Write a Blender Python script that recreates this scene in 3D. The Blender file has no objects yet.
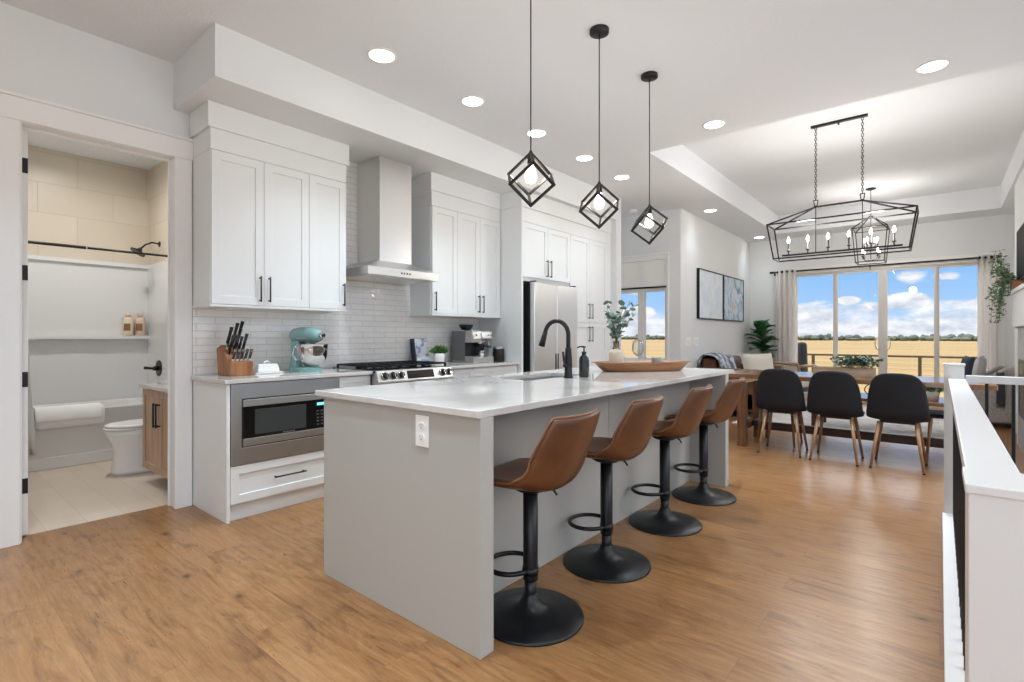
import bpy, math, random
from mathutils import Vector, Matrix
S = bpy.context.scene
COL = S.collection
R = math.radians
random.seed(7)

# ------------------------------------------------------------------ camera, sky, sun, exposure
cam_d = bpy.data.cameras.new('camera')
cam = bpy.data.objects.new('camera', cam_d); COL.objects.link(cam)
cam.location = (0, 0, 1.2)
cam.rotation_euler = (R(90), 0, math.atan(428 / 514.))
cam_d.sensor_width = 36; cam_d.lens = 514 / 1024 * 36; cam_d.shift_y = -5 / 1024
cam_d.clip_start = .05; cam_d.clip_end = 3000
S.camera = cam
S.view_settings.view_transform = 'Standard'; S.view_settings.look = 'None'
S.view_settings.gamma = 1; S.view_settings.use_curve_mapping = False
S.view_settings.exposure = 0.78
S.cycles.use_denoising = True
S.cycles.max_bounces = 10; S.cycles.diffuse_bounces = 5; S.cycles.glossy_bounces = 4
S.cycles.transparent_max_bounces = 12; S.cycles.transmission_bounces = 6
S.cycles.sample_clamp_indirect = 4
S.cycles.caustics_reflective = False; S.cycles.caustics_refractive = False

SKY = 0.7          # strength of the sky
DOWNLIGHT = 8.0   # watts of each recessed ceiling light
SUN = 1.2
PEND = 6.5         # watts of each pendant bulb
CHAN = 18.0        # watts of half the long chandelier


def lin(h):
    h = h.lstrip('#'); o = []
    for i in (0, 2, 4):
        c = int(h[i:i + 2], 16) / 255
        o.append(c / 12.92 if c <= .04045 else ((c + .055) / 1.055) ** 2.4)
    return (*o, 1)


class NT:
    """small helper round a node tree"""
    def __init__(s, t): s.t = t; s.n = t.nodes; s.l = t.links
    def __call__(s, typ, _in=None, **kw):
        n = s.n.new(typ)
        for k, v in kw.items(): setattr(n, k, v)
        for k, v in (_in or {}).items():
            if hasattr(v, 'is_output') or isinstance(v, bpy.types.NodeSocket): s.l.new(v, n.inputs[k])
            else: n.inputs[k].default_value = v
        return n
    def math(s, op, a, b=0., c=None):
        d = {0: a, 1: b}
        if c is not None: d[2] = c
        return s('ShaderNodeMath', d, operation=op).outputs[0]
    def ramp(s, fac, stops, interp='LINEAR'):
        n = s('ShaderNodeValToRGB', {0: fac}); cr = n.color_ramp; cr.interpolation = interp
        while len(cr.elements) < len(stops): cr.elements.new(.5)
        for e, (p, c) in zip(cr.elements, stops): e.position = p; e.color = c
        return n.outputs[0]
    def mix(s, f, a, b, mode='MIX'):
        n = s('ShaderNodeMix', data_type='RGBA', blend_type=mode)
        for k, v in ((0, f), (6, a), (7, b)):
            if isinstance(v, bpy.types.NodeSocket): s.l.new(v, n.inputs[k])
            else: n.inputs[k].default_value = v
        return n.outputs[2]


def g(v): return (v, v, v, 1)


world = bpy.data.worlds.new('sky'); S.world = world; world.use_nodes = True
W = NT(world.node_tree); W.n.clear()
tc = W('ShaderNodeTexCoord').outputs['Generated']
sx = W('ShaderNodeSeparateXYZ', {0: tc})
el = sx.outputs[2]
blue = W.ramp(el, [(0., lin('#BFD9F2')), (.05, lin('#A4CCF6')), (.15, lin('#74B4F3')), (.22, lin('#CBDAEA')), (.32, lin('#E4E6E8'))])
mp = W('ShaderNodeMapping', {0: tc, 3: (1, 1, 2.6)}).outputs[0]
n1 = W('ShaderNodeTexNoise', {0: mp, 'Scale': 9., 'Detail': 9., 'Roughness': .62}).outputs[0]
band = W.ramp(el, [(0., g(.62)), (.025, g(.52)), (.05, g(.40)), (.066, g(.10)), (.25, g(.08)), (.5, g(.42)), (1., g(.5))])
cl = W.math('ADD', n1, band)
d_ = 0
for (u, v, r) in ((908, 276, .040), (907, 298, .036), (948, 276, .022), (848, 300, .020), (640, 312, .03), (636, 291, .03)):
    a = math.atan(428 / 514.); r_ = (u - 512) / 514.
    d = Vector((-math.sin(a) + r_ * math.cos(a), math.cos(a) + r_ * math.sin(a), (336 - v) / 514.)).normalized()
    q = W('ShaderNodeVectorMath', {0: tc, 1: d}, operation='SUBTRACT').outputs[0]
    q = W('ShaderNodeMapping', {0: q, 3: (1, 1, 2.2)}).outputs[0]
    q = W('ShaderNodeVectorMath', {0: q}, operation='LENGTH').outputs['Value']
    q = W.math('MULTIPLY', W.math('MAXIMUM', W.math('SUBTRACT', 1., W.math('DIVIDE', q, r)), 0.), .62)
    cl = W.math('ADD', cl, q)
msk = W.ramp(cl, [(.84, g(0)), (.97, g(1))])
n2 = W('ShaderNodeTexNoise', {0: mp, 'Scale': 22., 'Detail': 6., 'Roughness': .6}).outputs[0]
ccol = W.ramp(n2, [(.35, lin('#C3CCDC')), (.55, lin('#EFF2F8')), (.7, lin('#FFFFFF'))])
skyc = W.mix(msk, blue, ccol)
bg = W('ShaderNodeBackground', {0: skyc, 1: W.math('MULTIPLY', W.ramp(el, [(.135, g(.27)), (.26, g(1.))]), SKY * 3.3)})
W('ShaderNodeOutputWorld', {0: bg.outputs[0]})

sd = bpy.data.lights.new('sun', 'SUN'); sd.energy = SUN; sd.angle = R(2); sd.color = (1, .96, .88)
sun = bpy.data.objects.new('sun', sd); COL.objects.link(sun)
sun.rotation_euler = Vector((.75, .25, -1)).to_track_quat('-Z', 'Y').to_euler()


# ------------------------------------------------------------------ materials
def mat(name, col, rough=.5, metal=0., **kw):
    m = bpy.data.materials.new(name); m.use_nodes = True
    N = NT(m.node_tree); b = N.n['Principled BSDF']
    b.inputs['Base Color'].default_value = lin(col) if isinstance(col, str) else col
    b.inputs['Roughness'].default_value = rough; b.inputs['Metallic'].default_value = metal
    for k, v in kw.items(): b.inputs[k.replace('_', ' ')].default_value = v
    return m


def nb(m):
    N = NT(m.node_tree); return N, N.n['Principled BSDF']


def pos(N, scale=(1, 1, 1), obj=False):
    p = N('ShaderNodeTexCoord').outputs['Object'] if obj else N('ShaderNodeNewGeometry').outputs['Position']
    return N('ShaderNodeMapping', {0: p, 3: scale}).outputs[0]


def bump(m, scale=60., strength=.1, dist=.01, sc=(1, 1, 1), detail=3., obj=False):
    N, b = nb(m)
    n = N('ShaderNodeTexNoise', {0: pos(N, sc, obj), 'Scale': scale, 'Detail': detail})
    bp = N('ShaderNodeBump', {'Height': n.outputs[0], 'Strength': strength, 'Distance': dist})
    N.l.new(bp.outputs[0], b.inputs['Normal'])
    return m


def mottle(m, c1, c2, scale=8., sc=(1, 1, 1), detail=4., lo=.35, hi=.65, obj=False):
    N, b = nb(m)
    n = N('ShaderNodeTexNoise', {0: pos(N, sc, obj), 'Scale': scale, 'Detail': detail})
    N.l.new(N.ramp(n.outputs[0], [(lo, lin(c1)), (hi, lin(c2))]), b.inputs['Base Color'])
    return m


def emis(name, col, st):
    m = bpy.data.materials.new(name); m.use_nodes = True
    N = NT(m.node_tree); N.n.clear()
    e = N('ShaderNodeEmission', {0: lin(col), 1: st}); N('ShaderNodeOutputMaterial', {0: e.outputs[0]})
    return m


def glass(name, tint='#FFFFFF', refl=.9, ior=1.45):
    m = bpy.data.materials.new(name); m.use_nodes = True
    N = NT(m.node_tree); N.n.clear()
    t = N('ShaderNodeBsdfTransparent', {0: lin(tint)})
    gl = N('ShaderNodeBsdfGlossy', {0: g(1), 1: .02})
    f = N('ShaderNodeFresnel', {0: ior}).outputs[0]
    mx = N('ShaderNodeMixShader', {0: N.math('MULTIPLY', f, refl), 1: t.outputs[0], 2: gl.outputs[0]})
    N('ShaderNodeOutputMaterial', {0: mx.outputs[0]})
    return m


def wood(name, c1, c2, c3, rough=.45, axis=0, scale=1., obj=True):
    """straight grained wood, grain along axis"""
    m = mat(name, c1, rough); N, b = nb(m)
    sc = [14. * scale] * 3; sc[axis] = 1.1 * scale
    p = pos(N, tuple(sc), obj)
    n = N('ShaderNodeTexNoise', {0: p, 'Scale': 2.2, 'Detail': 6., 'Roughness': .62, 'Distortion': .6})
    N.l.new(N.ramp(n.outputs[0], [(.3, lin(c1)), (.5, lin(c2)), (.72, lin(c3))]), b.inputs['Base Color'])
    bp = N('ShaderNodeBump', {'Height': n.outputs[0], 'Strength': .08, 'Distance': .004})
    N.l.new(bp.outputs[0], b.inputs['Normal'])
    return m


M = {}
M['wall'] = bump(mat('wall_paint', '#E1E3E3', .75), 160, .04, .002)
M['ceil'] = bump(mat('ceiling_texture', '#E4E6E8', .9), 55, .35, .006, detail=5)
M['trim'] = mat('white_trim_paint', '#EDECEA', .38)
M['rail'] = mat('white_rail_paint', '#DDDCDA', .38)
M['cab'] = mat('white_cabinet_paint', '#E6E8E7', .36)
M['gap'] = mat('shadow_gap', '#55534F', .8)
M['island'] = mat('grey_island_paint', '#B3B2AC', .42)
M['quartz'] = mottle(mat('white_quartz', '#CFCBC6', .05, IOR=1.65), '#C6C2BD', '#D4D0CB', 3., detail=8, lo=.4, hi=.55)
M['black'] = mat('black_metal', '#191A1C', .42, .3)
M['blackm'] = mat('matte_black_metal', '#111316', .38, .2)
M['bronze'] = mat('dark_bronze_metal', '#33302C', .4, .7)
M['plastic'] = mat('white_plastic', '#F2F1EE', .3)
M['dark'] = mat('black_gloss_glass', '#08090A', .08)
M['darkplastic'] = mat('dark_plastic', '#1C1D1F', .35)
M['chrome'] = mat('chrome', '#D8D8D8', .08, 1.)
M['porcelain'] = mat('white_porcelain', '#F1F0EE', .1)
M['acrylic'] = mat('white_acrylic', '#DFDFDE', .2)
m = mat('brushed_steel', '#C9C8C5', .36, 1.); N, b = nb(m)
n = N('ShaderNodeTexNoise', {0: pos(N, (300, 3, 300)), 'Scale': 3., 'Detail': 2.})
N.l.new(N.ramp(n.outputs[0], [(.3, g(.32)), (.7, g(.42))]), b.inputs['Roughness']); M['steel'] = m
m = mat('brushed_steel_upright', '#E2E1DF', .26, .85); N, b = nb(m)
n = N('ShaderNodeTexNoise', {0: pos(N, (260, 260, 2)), 'Scale': 3., 'Detail': 2.})
N.l.new(N.ramp(n.outputs[0], [(.3, g(.275)), (.7, g(.295))]), b.inputs['Roughness']); M['steelv'] = m
M['leather'] = bump(mottle(mat('brown_leather', '#7A4B2B', .36), '#4C2C18', '#744829', 5., detail=6, lo=.3, hi=.75, obj=True), 240, .12, .002, obj=True)
M['seam'] = mat('leather_edge', '#7E5A40', .45)
M['blackfab'] = bump(mat('black_fabric', '#14151A', .85), 500, .2, .002, obj=True)
M['greyfab'] = bump(mottle(mat('grey_fabric', '#A5A09B', .9), '#98938E', '#B0ABA6', 60, obj=True), 400, .2, .002, obj=True)
M['navy'] = bump(mat('navy_fabric', '#2E3847', .9), 300, .2, .002)
M['cream'] = bump(mat('cream_fabric', '#DDD6CC', .9), 250, .2, .003)
M['ltgrey'] = bump(mat('light_grey_fabric', '#C3C5C4', .9), 250, .2, .003)
M['towel'] = bump(mat('white_terry', '#F0EFED', .95), 180, .5, .006)
m = bpy.data.materials.new('linen_curtain'); m.use_nodes = True; N = NT(m.node_tree); N.n.clear()
N('ShaderNodeOutputMaterial', {0: N('ShaderNodeMixShader', {0: .5, 1: N('ShaderNodeBsdfDiffuse', {0: lin('#F6F4F1')}).outputs[0], 2: N('ShaderNodeBsdfTranslucent', {0: lin('#FFFDFB')}).outputs[0]}).outputs[0]}); M['curtain'] = m
m = bpy.data.materials.new('blind_fabric'); m.use_nodes = True; N = NT(m.node_tree); N.n.clear()
N('ShaderNodeOutputMaterial', {0: N('ShaderNodeMixShader', {0: .45, 1: N('ShaderNodeBsdfDiffuse', {0: lin('#FAFAF8')}).outputs[0], 2: N('ShaderNodeBsdfTranslucent', {0: lin('#FFFFFF')}).outputs[0]}).outputs[0]}); M['blind'] = m
M['throw'] = bump(mottle(mat('blue_grey_throw', '#8F98A6', .9), '#5C6472', '#C3CAD4', 9, lo=.42, hi=.58), 200, .3, .004)
M['dkthrow'] = bump(mat('charcoal_throw', '#3A3B41', .9), 200, .3, .004)
M['rattan'] = wood('light_chair_wood', '#8A6F52', '#A48767', '#B99B78', .5, 0)
M['oak'] = wood('vanity_oak', '#A5866D', '#B8997F', '#C7AA92', .5, 2)
M['table'] = wood('brown_table_wood', '#5B3C25', '#7B5334', '#93683F', .13, 0); nb(M['table'])[1].inputs['IOR'].default_value = 1.75
M['tablev'] = wood('brown_leg_wood', '#4E3320', '#6E4A2F', '#8A6140', .4, 2)
M['stretch'] = wood('dark_stretcher_wood', '#2F2019', '#43302A', '#523B2E', .4, 0)
M['chairleg'] = wood('chair_leg_wood', '#7F5C40', '#9C7553', '#B08A66', .4, 2)
M['traywood'] = wood('tray_wood', '#7A5134', '#976A46', '#AB7E57', .5, 0)
M['blockwood'] = wood('knife_block_wood', '#7A4B2C', '#96623C', '#AE7A4E', .45, 2)
M['trough'] = wood('weathered_trough_wood', '#8C7864', '#A59079', '#B9A58E', .7, 0)
M['terracotta'] = mat('planter_wood', '#8A5B40', .6)
M['aqua'] = mat('aqua_enamel', '#8DB9B8', .18, Coat_Weight=.5)
M['leaf'] = mottle(mat('eucalyptus_leaf', '#5E7A68', .55), '#486152', '#7C9484', 14)
M['fig'] = mottle(mat('fig_leaf', '#2A5A34', .35), '#22502C', '#447F49', 6)
M['grass'] = mottle(mat('herb_green', '#3F7030', .6), '#2C5523', '#5D8C3D', 30)
M['trail'] = mottle(mat('trailing_leaf', '#5B7C5A', .6), '#4A6A4C', '#8AA383', 30)
M['stem'] = mat('stem_brown', '#5A4733', .7)
M['bark'] = mat('trunk_brown', '#5C4A38', .85)
M['ceramic'] = mat('white_ceramic', '#EDECE9', .25)
M['greyceramic'] = mat('grey_ceramic', '#8E8C8A', .5)
M['vase'] = mat('sand_vase', '#C9BBA9', .35)
M['soap'] = mat('dark_green_bottle', '#1F2A2C', .25)
M['pane'] = glass('window_pane', '#FFFFFF', .35)
M['wineglass'] = glass('wine_glass', '#F7F9FA', .7)
m = mat('bulb_glass', '#FFF4E4', .1, Alpha=.55, Emission_Color=lin('#FFE6C6'), Emission_Strength=1.1); M['bulbglass'] = m
M['bulb'] = emis('glowing_filament', '#FFDFB5', 14.)
M['flame'] = emis('glowing_candle_bulb', '#FFF0DC', 16.)
M['lens'] = emis('downlight_lens', '#FFFAF2', 7.)
M['cyan'] = emis('display_glow', '#6FC8F0', 1.2)
M['frame'] = mat('window_frame_vinyl', '#DBD8D3', .4)
M['tilegrey'] = mottle(mat('fireplace_tile', '#A9AAAA', .5), '#9C9D9D', '#B6B7B7', 4)
M['deckrail'] = mat('deck_rail_bronze', '#4A3826', .5, .3)
M['cover'] = mat('black_cover', '#0E1216', .8)
M['deck'] = mottle(mat('deck_boards', '#9B948B', .8), '#8B847B', '#A9A299', 12)
M['paper'] = mat('page_white', '#E9E8E4', .6)
M['book'] = mat('book_spine_navy', '#233746', .5)
M['abs'] = mat('bottle_cream', '#E2D2B8', .4)
M['abslabel'] = mat('bottle_label_brown', '#8A6A45', .5)
M['absp'] = mat('bottle_pink', '#DDBFAE', .4)

# oak plank floor : boards run along X
m = mat('oak_planks', '#B07F55', .36, IOR=1.5); N, b = nb(m)
P = N('ShaderNodeNewGeometry').outputs['Position']
br = N('ShaderNodeTexBrick', {0: P, 'Color1': g(0), 'Color2': g(1), 'Mortar': g(.5), 'Scale': 1., 'Mortar Size': .0011, 'Mortar Smooth': .1,
                              'Bias': 0., 'Brick Width': 1.55, 'Row Height': .225}, offset=.37, offset_frequency=2)
rnd = N('ShaderNodeSeparateColor', {0: br.outputs[0]}).outputs[0]
off = N('ShaderNodeCombineXYZ', {0: N.math('MULTIPLY', rnd, 31.), 1: N.math('MULTIPLY', rnd, 17.), 2: N.math('MULTIPLY', rnd, 57.)}).outputs[0]
pp = N('ShaderNodeVectorMath', {0: P, 1: off}).outputs[0]
gr = N('ShaderNodeTexNoise', {0: N('ShaderNodeMapping', {0: pp, 3: (1.5, 17., 1)}).outputs[0], 'Scale': 2.2, 'Detail': 10., 'Roughness': .7, 'Distortion': 2.4}).outputs[0]
bl = N('ShaderNodeTexNoise', {0: N('ShaderNodeMapping', {0: pp, 3: (1.5, 4.6, 1)}).outputs[0], 'Scale': 1.7, 'Detail': 6., 'Roughness': .62, 'Distortion': 1.6}).outputs[0]
wv = N('ShaderNodeTexWave', {0: N('ShaderNodeMapping', {0: pp, 3: (.55, 4.2, 1)}).outputs[0], 'Scale': 1.6, 'Distortion': 9., 'Detail': 3., 'Detail Scale': 1.4, 'Detail Roughness': .6}, bands_direction='Y').outputs[1]
kd = N('ShaderNodeVectorMath', {0: N('ShaderNodeMapping', {0: pp, 3: (1.9, 3.8, 1)}).outputs[0], 1: N('ShaderNodeVectorMath', {0: N('ShaderNodeTexNoise', {0: pp, 'Scale': 9., 'Detail': 2.}).outputs[1], 1: (.16, .16, 0)}, operation='MULTIPLY').outputs[0]}).outputs[0]
kn = N('ShaderNodeTexVoronoi', {0: kd, 'Scale': 1.25, 'Randomness': 1.}).outputs[0]
knm = N.ramp(kn, [(.03, g(.16)), (.06, g(.45)), (.11, g(.82)), (.22, g(1))])
c = N.ramp(gr, [(.28, lin('#6A4429')), (.42, lin('#9C6E45')), (.56, lin('#B5875A')), (.75, lin('#CBA174'))])
c = N.mix(.5, c, N.ramp(bl, [(.33, lin('#6B4429')), (.46, lin('#AB7D50')), (.66, lin('#C59A6E'))]))
c = N.mix(.14, c, N.ramp(wv, [(.0, lin('#7A5334')), (.5, lin('#B4875B')), (1., lin('#C29A70'))]))
c = N.mix(.55, c, N.ramp(rnd, [(0., g(.84)), (.5, g(.97)), (1., g(1.1))]), 'MULTIPLY')
c = N.mix(.85, c, knm, 'MULTIPLY')
ck = N('ShaderNodeTexNoise', {0: N('ShaderNodeMapping', {0: pp, 3: (.75, 10., 1)}).outputs[0], 'Scale': 1.5, 'Detail': 4., 'Roughness': .55, 'Distortion': 1.6}).outputs[0]
c = N.mix(.75, c, N.ramp(ck, [(.27, g(.34)), (.32, g(.72)), (.38, g(1))]), 'MULTIPLY')
c = N.mix(1., c, (.67, .625, .55, 1), 'MULTIPLY')
c = N.mix(br.outputs[1], c, lin('#7A5537'))
N.l.new(c, b.inputs['Base Color'])
N.l.new(N.ramp(gr, [(.2, g(.34)), (.8, g(.25))]), b.inputs['Roughness'])
hh = N.math('SUBTRACT', N.math('MULTIPLY', gr, .25), N.math('MULTIPLY', br.outputs[1], 1.))
N.l.new(N('ShaderNodeBump', {'Height': hh, 'Strength': .25, 'Distance': .004}).outputs[0], b.inputs['Normal'])
M['floor'] = m


def tiles(name, axes, w, h, c1, c2, mortar, msize, rough, wav, off=.5, wscale=9.):
    m = mat(name, c1, rough); N, b = nb(m)
    P = N('ShaderNodeSeparateXYZ', {0: N('ShaderNodeNewGeometry').outputs['Position']})
    uv = N('ShaderNodeCombineXYZ', {0: P.outputs[axes[0]], 1: P.outputs[axes[1]], 2: 0.}).outputs[0]
    br = N('ShaderNodeTexBrick', {0: uv, 'Color1': g(0), 'Color2': g(1), 'Mortar': g(.5), 'Scale': 1., 'Mortar Size': msize, 'Mortar Smooth': .2,
                                  'Brick Width': w, 'Row Height': h}, offset=off, offset_frequency=2)
    rnd = N('ShaderNodeSeparateColor', {0: br.outputs[0]}).outputs[0]
    n = N('ShaderNodeTexNoise', {0: N('ShaderNodeVectorMath', {0: uv, 1: N('ShaderNodeCombineXYZ', {2: N.math('MULTIPLY', rnd, 40.)}).outputs[0]}).outputs[0], 'Scale': wscale, 'Detail': 3.}).outputs[0]
    c = N.mix(N.math('MULTIPLY_ADD', n, .6, N.math('MULTIPLY', rnd, .4)), lin(c1), lin(c2))
    N.l.new(N.mix(br.outputs[1], c, lin(mortar)), b.inputs['Base Color'])
    N.l.new(N.math('MULTIPLY_ADD', br.outputs[1], .6, rough), b.inputs['Roughness'])
    hgt = N.math('SUBTRACT', N.math('MULTIPLY', n, wav), br.outputs[1])
    N.l.new(N('ShaderNodeBump', {'Height': hgt, 'Strength': .5, 'Distance': .004}).outputs[0], b.inputs['Normal'])
    return m


M['subway'] = tiles('white_gloss_subway_tile', (1, 2), .25, .0515, '#E9E5DF', '#F6F3EE', '#C2BDB6', .0022, .05, 5., .5, 14.)
nb(M['subway'])[1].inputs['IOR'].default_value = 2.0
M['bathtile'] = tiles('beige_bath_tile', (1, 2), .61, .305, '#CDC1AF', '#D8CDBC', '#BDB09D', .002, .35, .3, .5, 3.)
M['bathtilex'] = tiles('beige_bath_tile_side', (0, 2), .61, .305, '#CDC1AF', '#D8CDBC', '#BDB09D', .002, .35, .3, .5, 3.)
M['bathfloor'] = tiles('bath_floor_plank_tile', (0, 1), .9, .2, '#C6B5A4', '#D6C8B8', '#C2B1A0', .001, .4, .2, .4, 3.)

m = mat('golden_field', '#D9BC78', .95); N, b = nb(m)
n = N('ShaderNodeTexNoise', {0: pos(N, (.02, .12, 1)), 'Scale': 1., 'Detail': 6.}).outputs[0]
N.l.new(N.ramp(n, [(.3, lin('#70572A')), (.5, lin('#7D6533')), (.7, lin('#8A7240'))]), b.inputs['Base Color']); M['field'] = m
M['trees'] = mottle(mat('far_trees', '#46543C', .9), '#39423A', '#5A604E', .12)

m = mat('abstract_pale_blue_canvas', '#C9D8E4', .6); N, b = nb(m)
n = N('ShaderNodeTexNoise', {0: pos(N, (1, 1.2, 1)), 'Scale': 3.2, 'Detail': 7., 'Roughness': .6, 'Distortion': .8}).outputs[0]
N.l.new(N.ramp(n, [(.25, lin('#BCD0DF')), (.45, lin('#D6E3EC')), (.6, lin('#E4ECF0')), (.8, lin('#EDF0F1'))]), b.inputs['Base Color']); M['artpale'] = m
m = mat('abstract_deep_blue_canvas', '#8FA9BF', .6); N, b = nb(m)
n = N('ShaderNodeTexNoise', {0: pos(N, (1, 1.4, 1)), 'Scale': 2.6, 'Detail': 7., 'Roughness': .62, 'Distortion': 1.6}).outputs[0]
N.l.new(N.ramp(n, [(.3, lin('#5F7F9F')), (.42, lin('#98B4CC')), (.54, lin('#D5E0E8')), (.68, lin('#B9B7B6')), (.8, lin('#7E8892'))]), b.inputs['Base Color']); M['artdeep'] = m
m = mat('pale_patterned_rug', '#CFCBC8', .95); N, b = nb(m)
n = N('ShaderNodeTexNoise', {0: pos(N, (1, 5, 1)), 'Scale': 4., 'Detail': 6., 'Distortion': 1.}).outputs[0]
N.l.new(N.ramp(n, [(.35, lin('#B9B8BC')), (.5, lin('#D6D3D0')), (.7, lin('#E3E0DC'))]), b.inputs['Base Color']); M['rug'] = m


# ------------------------------------------------------------------ mesh helper
class MB:
    def __init__(s): s.v = []; s.f = []; s.sm = []; s.mi = []; s.cm = 0; s.X = None

    def add(s, vs, fs, smooth=False):
        o = len(s.v)
        s.v += [(s.X @ Vector(p)) if s.X else Vector(p) for p in vs]
        for f in fs: s.f.append([i + o for i in f]); s.sm.append(smooth); s.mi.append(s.cm)
        return s

    def box(s, x0, x1, y0, y1, z0, z1):
        x0, x1 = min(x0, x1), max(x0, x1); y0, y1 = min(y0, y1), max(y0, y1); z0, z1 = min(z0, z1), max(z0, z1)
        v = [(x, y, z) for z in (z0, z1) for y in (y0, y1) for x in (x0, x1)]
        return s.add(v, [(0, 2, 3, 1), (4, 5, 7, 6), (0, 1, 5, 4), (2, 6, 7, 3), (0, 4, 6, 2), (1, 3, 7, 5)])

    def ring(s, ax, w0, w1, O, I):
        """a plate with a rectangular hole; ax = thickness axis, O and I = (u0,u1,v0,v1) on the other two axes in order"""
        oth = [i for i in range(3) if i != ax]
        def P(w, u, v):
            p = [0, 0, 0]; p[ax] = w; p[oth[0]] = u; p[oth[1]] = v; return tuple(p)
        def rect(w, r): return [P(w, r[0], r[2]), P(w, r[1], r[2]), P(w, r[1], r[3]), P(w, r[0], r[3])]
        v = rect(w0, O) + rect(w0, I) + rect(w1, O) + rect(w1, I); f = []
        for i in range(4):
            j = (i + 1) % 4
            f += [(i, 4 + i, 4 + j, j), (8 + i, 8 + j, 12 + j, 12 + i), (i, j, 8 + j, 8 + i), (4 + i, 12 + i, 12 + j, 4 + j)]
        return s.add(v, f)

    def tube(s, pts, r, n=8, closed=False, cap=True, smooth=True, twist=0.):
        pts = [Vector(p) for p in pts]; k = len(pts)
        rs = r if isinstance(r, (list, tuple)) else [r] * k
        T = []
        for i in range(k):
            a = pts[(i - 1) % k] if closed else pts[max(i - 1, 0)]
            c = pts[(i + 1) % k] if closed else pts[min(i + 1, k - 1)]
            t = (c - a); T.append(t.normalized() if t.length > 1e-9 else Vector((0, 0, 1)))
        up = Vector((0, 0, 1)) if abs(T[0].z) < .9 else Vector((1, 0, 0))
        nrm = (up - T[0] * up.dot(T[0])).normalized(); vs = []
        for i in range(k):
            nrm = nrm - T[i] * nrm.dot(T[i]); nrm.normalize(); bn = T[i].cross(nrm)
            for j in range(n):
                a = 2 * math.pi * (j + twist) / n
                vs.append(pts[i] + (nrm * math.cos(a) + bn * math.sin(a)) * rs[i])
        fs = []
        for i in range(k if closed else k - 1):
            for j in range(n):
                a, b_ = i * n + j, i * n + (j + 1) % n; c, d = ((i + 1) % k) * n + j, ((i + 1) % k) * n + (j + 1) % n
                fs.append((a, b_, d, c))
        s.add(vs, fs, smooth)
        if cap and not closed:
            s.add(vs[:n], [tuple(range(n))[::-1]]); s.add(vs[-n:], [tuple(range(n))])
        return s

    def bar(s, a, b, r): return s.tube([a, b], r * 1.414, 4, smooth=False, twist=.5)

    def cyl(s, a, b, r0, r1=None, n=20): return s.tube([a, b], [r0, r0 if r1 is None else r1], n)

    def lathe(s, prof, c=(0, 0, 0), n=32, smooth=True):
        vs = []; fs = []
        for r, z in prof:
            for j in range(n):
                a = 2 * math.pi * j / n; vs.append((c[0] + r * math.cos(a), c[1] + r * math.sin(a), c[2] + z))
        for i in range(len(prof) - 1):
            for j in range(n): fs.append((i * n + j, i * n + (j + 1) % n, (i + 1) * n + (j + 1) % n, (i + 1) * n + j))
        s.add(vs, fs, smooth)
        if prof[0][0] > 1e-4: s.add(vs[:n], [tuple(range(n))[::-1]])
        if prof[-1][0] > 1e-4: s.add(vs[-n:], [tuple(range(n))])
        return s

    def ball(s, c, r, n=16, k=10):
        r = r if isinstance(r, (tuple, list)) else (r, r, r); vs = []; fs = []
        for i in range(k + 1):
            t = math.pi * i / k
            for j in range(n):
                a = 2 * math.pi * j / n
                vs.append((c[0] + r[0] * math.sin(t) * math.cos(a), c[1] + r[1] * math.sin(t) * math.sin(a), c[2] - r[2] * math.cos(t)))
        for i in range(k):
            for j in range(n): fs.append((i * n + j, i * n + (j + 1) % n, (i + 1) * n + (j + 1) % n, (i + 1) * n + j))
        return s.add(vs, fs, True)

    def grid(s, rows, smooth=True, closed=False):
        k = len(rows[0]); vs = [p for r in rows for p in r]; fs = []
        for i in range(len(rows) - 1):
            for j in range(k if closed else k - 1):
                fs.append((i * k + j, i * k + (j + 1) % k, (i + 1) * k + (j + 1) % k, (i + 1) * k + j))
        return s.add(vs, fs, smooth)

    def prism(s, poly, a0, a1, ax=2, smooth=False):
        """extrude a polygon (list of (u,v) on the two other axes) from a0 to a1 along ax"""
        oth = [i for i in range(3) if i != ax]
        def P(u, v, w):
            p = [0, 0, 0]; p[ax] = w; p[oth[0]] = u; p[oth[1]] = v; return tuple(p)
        n = len(poly); v = [P(u, w, a0) for u, w in poly] + [P(u, w, a1) for u, w in poly]
        return s.add(v, [tuple(range(n))[::-1], tuple(range(n, 2 * n))] + [(i, (i + 1) % n, n + (i + 1) % n, n + i) for i in range(n)], smooth)

    def build(s, name, m, parent=None, world=True, bevel=0, seg=2, sub=0, solid=0, kind=None):
        off = Vector((0, 0, 0)); p = parent
        while p is not None and world: off += p.location; p = p.parent
        me = bpy.data.meshes.new(name)
        me.from_pydata([tuple(q - off) for q in s.v], [], s.f)
        me.polygons.foreach_set('use_smooth', s.sm); me.polygons.foreach_set('material_index', s.mi)
        for mm in (m if isinstance(m, (list, tuple)) else [m]): me.materials.append(M[mm] if isinstance(mm, str) else mm)
        import bmesh
        bm = bmesh.new(); bm.from_mesh(me); bmesh.ops.remove_doubles(bm, verts=bm.verts, dist=1e-5)
        bmesh.ops.recalc_face_normals(bm, faces=bm.faces); bm.to_mesh(me); bm.free()
        o = bpy.data.objects.new(name, me); COL.objects.link(o)
        if parent is not None: o.parent = parent
        if solid:
            md = o.modifiers.new('thickness', 'SOLIDIFY'); md.thickness = solid; md.offset = 0
        if sub:
            md = o.modifiers.new('smooth', 'SUBSURF'); md.levels = sub; md.render_levels = sub
        if bevel:
            md = o.modifiers.new('bevel', 'BEVEL'); md.width = bevel; md.segments = seg; md.limit_method = 'ANGLE'; md.angle_limit = R(40)
            md.harden_normals = False
        if kind: o['kind'] = kind
        return o


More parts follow.
